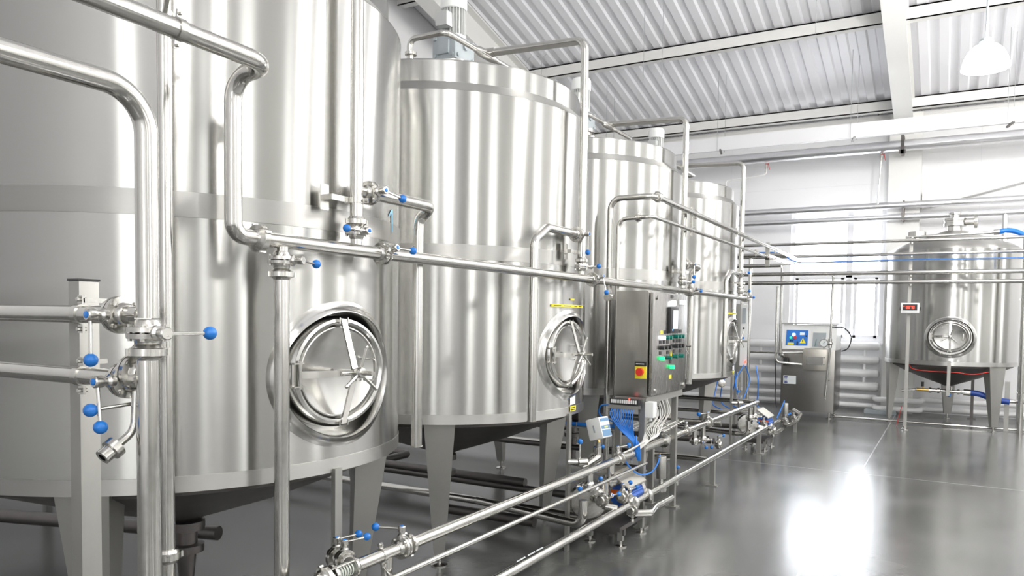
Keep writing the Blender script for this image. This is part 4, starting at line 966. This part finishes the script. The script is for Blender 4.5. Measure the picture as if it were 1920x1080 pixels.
# flow transmitter
t = thing('flow_transmitter', 'tilted white instrument box with small keys and display above the floor pipe', 'instrument', (AX-.10, 4.62, AZ))
RT = Matrix.Rotation(-.22, 3, 'Z') @ Matrix.Rotation(-.30, 3, 'Y')
bx_ = MB().box((AX-.08, 4.64, .80), (.12, .11, .145), RT, bev=.012).build('instrument_box', white_m, t)
fc = V((AX-.08, 4.64, .80)); ex, ey, ez = [RT @ V(q) for q in ((1, 0, 0), (0, 1, 0), (0, 0, 1))]
MB().box(fc+ex*.061, (.002, .09, .024), RT).box(fc+ex*.061+ez*.05, (.002, .09, .022), RT).box(fc+ex*.061-ez*.04, (.002, .09, .044), RT).build('blue_keys', plain('key_blue', (.12, .25, .42), .5), bx_)
MB().box(fc+ex*.063, (.002, .04, .012), RT).build('small_display', plain('lcd_green', (.55, .6, .25), .4), bx_)
MB().box(fc-ey*.056, (.012, .002, .05), RT).build('side_mark', grey_m, bx_)
MB().cyl((AX-.085, 4.65, .74), (AX-.09, 4.66, .66), .018).cyl((AX-.09, 4.66, .665), (AX-.09, 4.66, .60), .024).build('stem', pipe_m, t)
m = MB().cyl(fc-ez*.072-ey*.03, fc-ez*.092-ey*.03, .008, n=8).cyl(fc-ez*.072-ey*.01-ex*.02, fc-ez*.092-ey*.01-ex*.02, .008, n=8); m.build('cable_gland', brass_m, t)
MB().tube([(AX-.09, 4.66, .60), (AX-.09, 4.56, .585), (AX-.09, 4.44, .57)], .026, .03).sphere((AX-.09, 4.44, .57), .027).build('sensor_body', pipe_m, t)
# middle thin rod pipe
simple_pipe('thin_pipe', 'thin steel pipe between the two long floor pipes', [(-1.95, .9, .488), (-1.95, 5.22, .480)], .0125)
# lower floor pipe
t = thing('long_floor_pipe', 'lower long steel pipe closest to the open floor', 'pipe', (BX, 5, BZ))
MB().cyl((BX, .6, BZ), (BX, 4.86, BZ), PR).cyl((BX, 4.86, BZ), (BX, 5.16, BZ), PR).cyl((BX, 5.16, BZ), (BX, 9.95, BZ), PR).build('pipe_run', pipe_m, t)
m = MB()
for y in (4.87, 5.14): m.lathe([(PR, -.02), (.038, -.018), (.050, -.012), (.052, 0), (.050, .006), (.038, .010), (PR, .016)], (BX, y, BZ), (0, 1, 0), 32)
m.lathe([(PR, -.02), (.046, -.012), (.046, .006), (PR, .016)], (BX, 9.35, BZ), (0, 1, 0), 32); m.build('flange', cast_m, t)
m = MB()
for k in range(22):
    if k not in (7, 8, 15): m.box((BX+.0265*math.cos(2.2), 3.30+.013*k, BZ+.0268*math.sin(2.2)), (.002, .008, .010), Matrix.Rotation(-.6, 3, 'Y'))
m.build('pipe_print', paper_m, t)
for y in (6.88, 8.81): MB().box((BX, y, .117), (.045, .045, .235)).box((BX, y, .005), (.11, .09, .010)).build('support_leg', leg_m, t)

# ------------------------------------------------------------------ pump units
def pump_unit(y, label, dx=0, far=False):
    X = -2.02+dx
    t = thing('pump_unit', label, 'pump', (X, y, 0))
    m = MB(); m.lathe([(.05, -.06), (.11, -.05), (.125, -.03), (.125, .03), (.11, .05), (.04, .055)], (X-.07, y-.33, .33), (.25, -1, 0), 36); m.build('pump_housing', cast_m, t)
    m = MB(); ring = []
    for k in range(64):
        a = 2*PI*k/64; r = .085 if k % 4 < 2 else .078; ring.append((r*math.cos(a), r*math.sin(a)))
    m.grid([[V((X+.03+x_, y+yy, .30+z_)) for x_, z_ in ring] for yy in (0.0, .22)], True, True, True); m.build('motor_body', plain('motor_blue', (.02, .10, .42), .4), t)
    m = MB().lathe([(.088, 0), (.088, .05), (.06, .085)], (X+.03, y+.22, .30), (0, 1, 0), 32); m.build('motor_end', cast_m, t)
    m = MB().box((X+.03, y-.01, .33), (.14, .02, .03)); m.build('orange_mark', orange_m, t)
    # sheet hood over the motor
    m = MB(); m.prism([(X-.30, y-.06, .44), (X-.02, y-.06, .47), (X+.11, y-.06, .38), (X+.11, y-.06, .37), (X-.02, y-.06, .46), (X-.30, y-.06, .43)], (0, .34, 0)); m.build('sheet_hood', plain('beige_sheet', (.50, .48, .42), .35, metallic=.6), t)
    m = MB(); m.box((X-.02, y+.02, .13), (.28, .50, .03)); m.box((X-.02, y-.16, .10), (.30, .03, .04)); m.build('base_plate', dark_m, t)
    for (x_, y_) in ((-.13, -.16), (.10, -.16), (-.13, .22), (.10, .22)):
        lg = MB().box((X+x_, y+y_, .085), (.035, .035, .09)).build('leg', leg_m, t); MB().lathe([(.04, 0), (.04, .008), (.012, .014), (.012, .05)], (X+x_, y+y_, 0)).build('foot', cast_m, lg)
    # manifold of elbows
    m = MB()
    m.tube([(X-.9, y-.42, .24), (AX, y-.60, .24), (AX, y-.60, .40)], .028, .07)
    m.tube([(AX, y-.26, .45), (AX, y-.26, .34), (X+.02, y-.30, .30), (BX, y-.26, BZ+.02)], .026, .05)
    m.tube([(X-.05, y-.20, .30), (X-.05, y-.33, .36), (X+.02, y-.40, .36)], .026, .04)
    m.build('elbow_pipe', pipe_m, t)
    m = MB(); m.tube([(BX, y-.02, .20), (BX+.06, y+.22, .155), (BX+.02, y+.42, .15), (BX+.02, y+.80, .14)], PR, .08); m.build('outlet_pipe', pipe_m, t)
    return t
pump_unit(4.84, 'nearer pump unit with elbows and valves below the control cabinet')
pump_unit(9.25, 'far pump unit at the end of the two long floor pipes', dx=.02)
for (p, a, n, h, lb) in (
    ((AX, 4.33, .47), (0, 0, 1), (-.6, -.4, 0), (-.5, -1, .05), 'valve under the first branch of the upper floor pipe, blue ball to its left'),
    ((AX, 4.67, .44), (0, 0, 1), (-.9, -.5, 0), (-.2, -1, .3), 'valve under the second branch of the upper floor pipe'),
    ((AX+.05, 4.42, .37), (0, 1, 0), (.6, -.6, .35), (.15, 1, -.05), 'round valve facing the viewer on the nearer pump, ball to its right'),
    ((AX+.08, 4.70, .34), (0, 1, 0), (0, 0, 1), (.1, 1, .0), 'upright necked valve on the nearer pump, left of its twin'),
    ((BX, 4.80, .29), (1, 0, 0), (0, 0, 1), (.1, 1, 0), 'upright necked valve above the lower floor pipe, right of its twin'),
    ((BX, 4.84, .215), (0, 1, 0), (0.1, 0, -1), (0, 0, -1), 'valve under the lower floor pipe with its ball almost on the floor'),
    ((AX, 6.58, .45), (0, 0, 1), (.9, -.1, 0), (.15, .6, -.4), 'left of two valves hanging from the upper floor pipe past the cabinet'),
    ((AX, 6.85, .43), (0, 0, 1), (.9, .2, 0), (.15, .7, -.7), 'right of two valves hanging from the upper floor pipe past the cabinet'),
    ((-1.96, 7.25, .33), (1, 0, 0), (0, 0, 1), (.1, .6, .2), 'valve standing behind the lower floor pipe with a ball above'),
    ((-1.97, 5.95, .20), (1, 0, 0), (.2, .6, 0), (0, 1, .2), 'small valve low behind the lower floor pipe right of the air cylinder'),
    ((AX, 8.72, .43), (0, 0, 1), (.8, 0, 0), (.2, .8, -.5), 'left valve hanging at the far end of the upper floor pipe'),
    ((AX, 8.95, .42), (0, 0, 1), (.8, .2, 0), (.1, .8, -.2), 'right valve hanging at the far end of the upper floor pipe'),
    ((-1.94, 9.18, .30), (0, 1, 0), (0, 0, 1), (.1, 1, .2), 'upright valve on the far pump'),
    ((-1.86, 9.36, .22), (1, 0, 0), (.3, 0, -1), (0, .8, .2), 'low valve on the far pump under the pipe end'),
    ((-1.86, 10.1, .24), (0, 1, 0), (0, 0, 1), (.1, .6, -.1), 'valve right of the far air cylinder'),
    ((-1.84, 10.6, .22), (0, 1, 0), (0, 0, 1), (-.3, -1, 0), 'farthest floor valve at the hooked pipe end')):
    valve(p, a, n, h, lb, .95)
def air_cyl(p, h, label):
    t = thing('air_cylinder', label, 'cylinder', p)
    MB().lathe([(.036, 0), (.038, .004), (.038, h-.004), (.036, h), (.01, h+.001)], p, n=32).build('cylinder_body', leg_m, t)
    MB().lathe([(.016, -.09), (.016, 0)], p, n=16).lathe([(.04, -.10), (.045, -.09), (.045, -.06), (.02, -.055)], p, n=24).build('cylinder_stem', cast_m, t)
    MB().cyl((p[0]-.015, p[1], p[2]+h), (p[0]-.015, p[1], p[2]+h+.02), .008, n=10).build('hose_fitting', brass_m, t)
air_cyl((-1.93, 5.50, .315), .175, 'upright steel air cylinder behind the lower floor pipe, blue hose at its top')
air_cyl((-1.88, 10.2, .29), .175, 'far upright steel air cylinder at the end of the floor pipes')
h = thing('air_hose', 'blue hose looping from the near air cylinder up to the upper floor pipe', 'hose', (-1.93, 5.4, .5)); MB().spline([(-1.945, 5.50, .505), (-1.93, 5.42, .45), (-1.92, 5.25, .41), (-1.94, 5.08, .42), (-1.98, 4.98, .48), (-2.02, 4.95, .56)], .006, n=8).build('hose_run', bluec_m, h)
h = thing('air_hose', 'straight blue hose leaning on the far air cylinder', 'hose', (-1.88, 10.1, .4)); MB().spline([(-1.895, 10.2, .50), (-1.90, 10.05, .42), (-1.92, 9.85, .30)], .008, n=8).build('hose_run', bluec_m, h)
h = thing('air_hose', 'blue hose dropping from the cabinet onto the upper floor pipe', 'hose', (-1.96, 5.1, .5)); MB().spline([(-1.96, 5.10, .52), (-1.96, 5.09, .58), (-1.965, 5.05, .64), (-1.98, 5.08, .70)], .006, n=8).build('hose_run', bluec_m, h)
simple_pipe('hook_pipe', 'hooked pipe end with a small cap right of the far air cylinder', [(-1.9, 10.3, .15), (-1.85, 10.9, .15), (-1.88, 11.4, .19), (-2.0, 11.5, .24)], .028, .08)
t = [o for o in C.objects if o.name == 'hook_pipe'][0]
MB().box((-1.86, 10.85, .065), (.04, .04, .13)).build('support_leg', leg_m, t)
# sample taps under the row tanks
def sample_tap(y, label):
    t = thing('sample_tap', label, 'tap', (-2.15, y, .6))
    MB().box((-2.19, y, .46), (.022, .035, .92)).build('stand_strip', leg_m, t)
    MB().cyl((-2.185, y-.01, .60), (-2.10, y+.03, .60), .022, n=16).cyl((-2.12, y+.0, .60), (-2.08, y+.05, .60), .028, n=16).build('tap_body', cast_m, t)
    MB().cyl((-2.12, y+.03, .60), (-2.12, y+.03, .725), .0045, n=8).build('handle_rod', pipe_m, t); MB().sphere((-2.12, y+.03, .735), .018, 18).build('ball_knob', blue_m, t)
sample_tap(Y0+SP, 'sample tap with an upright blue ball knob below the second tank door')
sample_tap(Y0+3*SP, 'sample tap with an upright blue ball knob below the farthest row tank')
t = thing('support_strip', 'flat upright steel strip below the first tank door', 'post', (-2.16, 2.33, 0)); MB().box((-2.19, 2.27, .46), (.022, .04, .92)).build('strip_body', leg_m, t)

# ------------------------------------------------------------------ under the tanks
for i in range(4):
    y = Y0+SP*i
    t = thing('bottom_outlet', ['outlet fitting with clamp under the nearest tank', 'outlet fitting under the second tank', 'outlet fitting under the third tank', 'outlet fitting under the farthest row tank'][i], 'pipe fitting', (Xc, y, .4), 'outlets under the row tanks')
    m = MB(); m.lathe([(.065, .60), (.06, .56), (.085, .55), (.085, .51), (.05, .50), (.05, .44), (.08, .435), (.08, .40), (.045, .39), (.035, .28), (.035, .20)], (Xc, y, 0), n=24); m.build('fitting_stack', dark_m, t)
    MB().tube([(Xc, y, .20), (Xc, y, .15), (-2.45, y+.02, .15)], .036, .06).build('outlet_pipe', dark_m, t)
t = thing('orange_handle', 'orange lever hanging below the nearest tank', 'handle', (-3.16, 2.14, .5)); MB().box((-3.19, 2.13, .47), (.035, .02, .12), bev=.006).cyl((-3.19, 2.13, .54), (-3.19, 2.24, .54), .008, n=8).build('lever', orange_m, t)
simple_pipe('under_tank_pipe', 'dark pipe with a flange under the nearest tank running right', [(-3.4, 2.0, .28), (-2.3, 2.25, .12), (-2.2, 2.5, .12)], .045, .08, mat=dark_m)
ulab = ['dark pipe lowest in the bundle under the second tank', 'dark pipe second from below under the second tank', 'dark pipe third from below under the second tank', 'dark thin pipe topmost under the second tank']
for k, (y, z, r) in enumerate(((4.75, .14, .03), (5.25, .15, .03), (5.75, .20, .036), (6.25, .34, .026))):
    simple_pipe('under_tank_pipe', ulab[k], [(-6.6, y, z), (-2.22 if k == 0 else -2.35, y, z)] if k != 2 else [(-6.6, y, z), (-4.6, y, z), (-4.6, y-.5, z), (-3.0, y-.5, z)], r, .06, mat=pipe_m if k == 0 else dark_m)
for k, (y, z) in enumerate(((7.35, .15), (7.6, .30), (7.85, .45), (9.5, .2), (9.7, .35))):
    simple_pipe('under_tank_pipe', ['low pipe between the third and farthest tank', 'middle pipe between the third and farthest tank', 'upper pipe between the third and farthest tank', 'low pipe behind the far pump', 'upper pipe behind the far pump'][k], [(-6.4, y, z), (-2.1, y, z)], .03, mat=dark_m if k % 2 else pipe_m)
# blue hose bundle in a wire tray
t = thing('cable_tray', 'wire tray carrying blue hoses from under the second tank to the cabinet', 'cable tray', (-2.8, 5.42, .68))
m = MB()
for yy in (5.36, 5.42, 5.48): m.cyl((-4.8, yy, .675), (-2.2, yy, .675), .003, n=5)
for k in range(27): m.tube([(-4.8+.1*k, 5.36, .72), (-4.8+.1*k, 5.36, .675), (-4.8+.1*k, 5.48, .675), (-4.8+.1*k, 5.48, .72)], .003, .004, n=5, seg=2)
m.build('wire_mesh', wire_m, t)
for k in range(6): MB().spline([(-4.8, 5.375+.018*k, .69), (-4.0, 5.38+.016*k, .692+.01*(k % 2)), (-3.1, 5.374+.018*k, .69), (-2.2, 5.378+.017*k, .70)], .009, n=7, sub=5).build('blue_hose', bluec_m, t)
# blue tangle behind the farthest tank
for k in range(6):
    h = thing('air_hose', 'blue hose in the tangle under the farthest row tank', 'hose', (-2.6, 9.6, .6), 'blue hoses under the farthest row tank')
    a = [V((-2.75+.10*k+random.uniform(-.05, .05), 10.0+random.uniform(-.2, .2), z)) for z in (.95, .75, .55, .42)]; a.append(a[-1]+V((.15, -.1, -.05)))
    MB().spline(a, .008, n=7).build('hose_run', bluec_m, h)
m = MB().lathe([(.05, 0), (.05, .03), (.04, .035)], (-2.62, 9.75, .72), (.5, -.9, 0), 24); tag(m.build('pressure_gauge', cast_m), 'small round gauge under the farthest row tank', 'gauge')
# narrow instrument rack behind the row
t = thing('instrument_rack', 'narrow tall grey rack with a white front behind the farthest row tank', 'rack', (-2.68, 10.9, 0))
MB().box((-2.70, 11.0, 1.30), (.13, .35, .98), bev=.004).build('rack_body', leg_m, t)
pf = MB().box((-2.60, 10.82, 1.34), (.10, .02, .88)).build('rack_front', white_m, t)
MB().box((-2.60, 10.805, 1.62), (.05, .01, .22)).build('rack_display', grey_m, pf); MB().cyl((-2.60, 10.81, 1.44), (-2.60, 10.79, 1.44), .014, n=10).build('black_knob', black_m, pf); MB().cyl((-2.60, 10.81, 1.30), (-2.60, 10.79, 1.30), .014, n=10).build('blue_knob', blue_m, pf); MB().sphere((-2.56, 10.80, .96), .015, 10).build('red_light', redled, pf)
for x in (-2.75, -2.62): MB().box((x, 11.0, .41), (.035, .035, .82)).build('leg', leg_m, t)
# platform at far left behind the first tank
t = thing('grating_step', 'low grey step with a grating top at the far left behind the first tank', 'platform', (-6.0, 2.2, 0))
m = MB()
for k in range(24): m.box((-6.4+.035*k, 2.6, .62), (.010, 1.6, .03))
m.build('grating', dark_m, t); MB().box((-5.97, 2.6, .59), (.9, 1.62, .03)).build('step_frame', grey_m, t)
for (x, y) in ((-6.38, 1.85), (-5.56, 1.85), (-6.38, 3.35), (-5.56, 3.35)): MB().box((x, y, .285), (.05, .05, .57)).build('leg', leg_m, t)
simple_pipe('under_tank_pipe', 'dark sloping pipe end at far left behind the first tank', [(-4.9, 2.05, .86), (-4.7, 2.25, .76), (-4.2, 2.5, .62)], .035, .1, mat=dark_m)
simple_pipe('under_tank_pipe', 'dark low pipe with a blue band at the far left', [(-6.5, 1.9, .30), (-3.6, 2.8, .30)], .04, mat=dark_m)
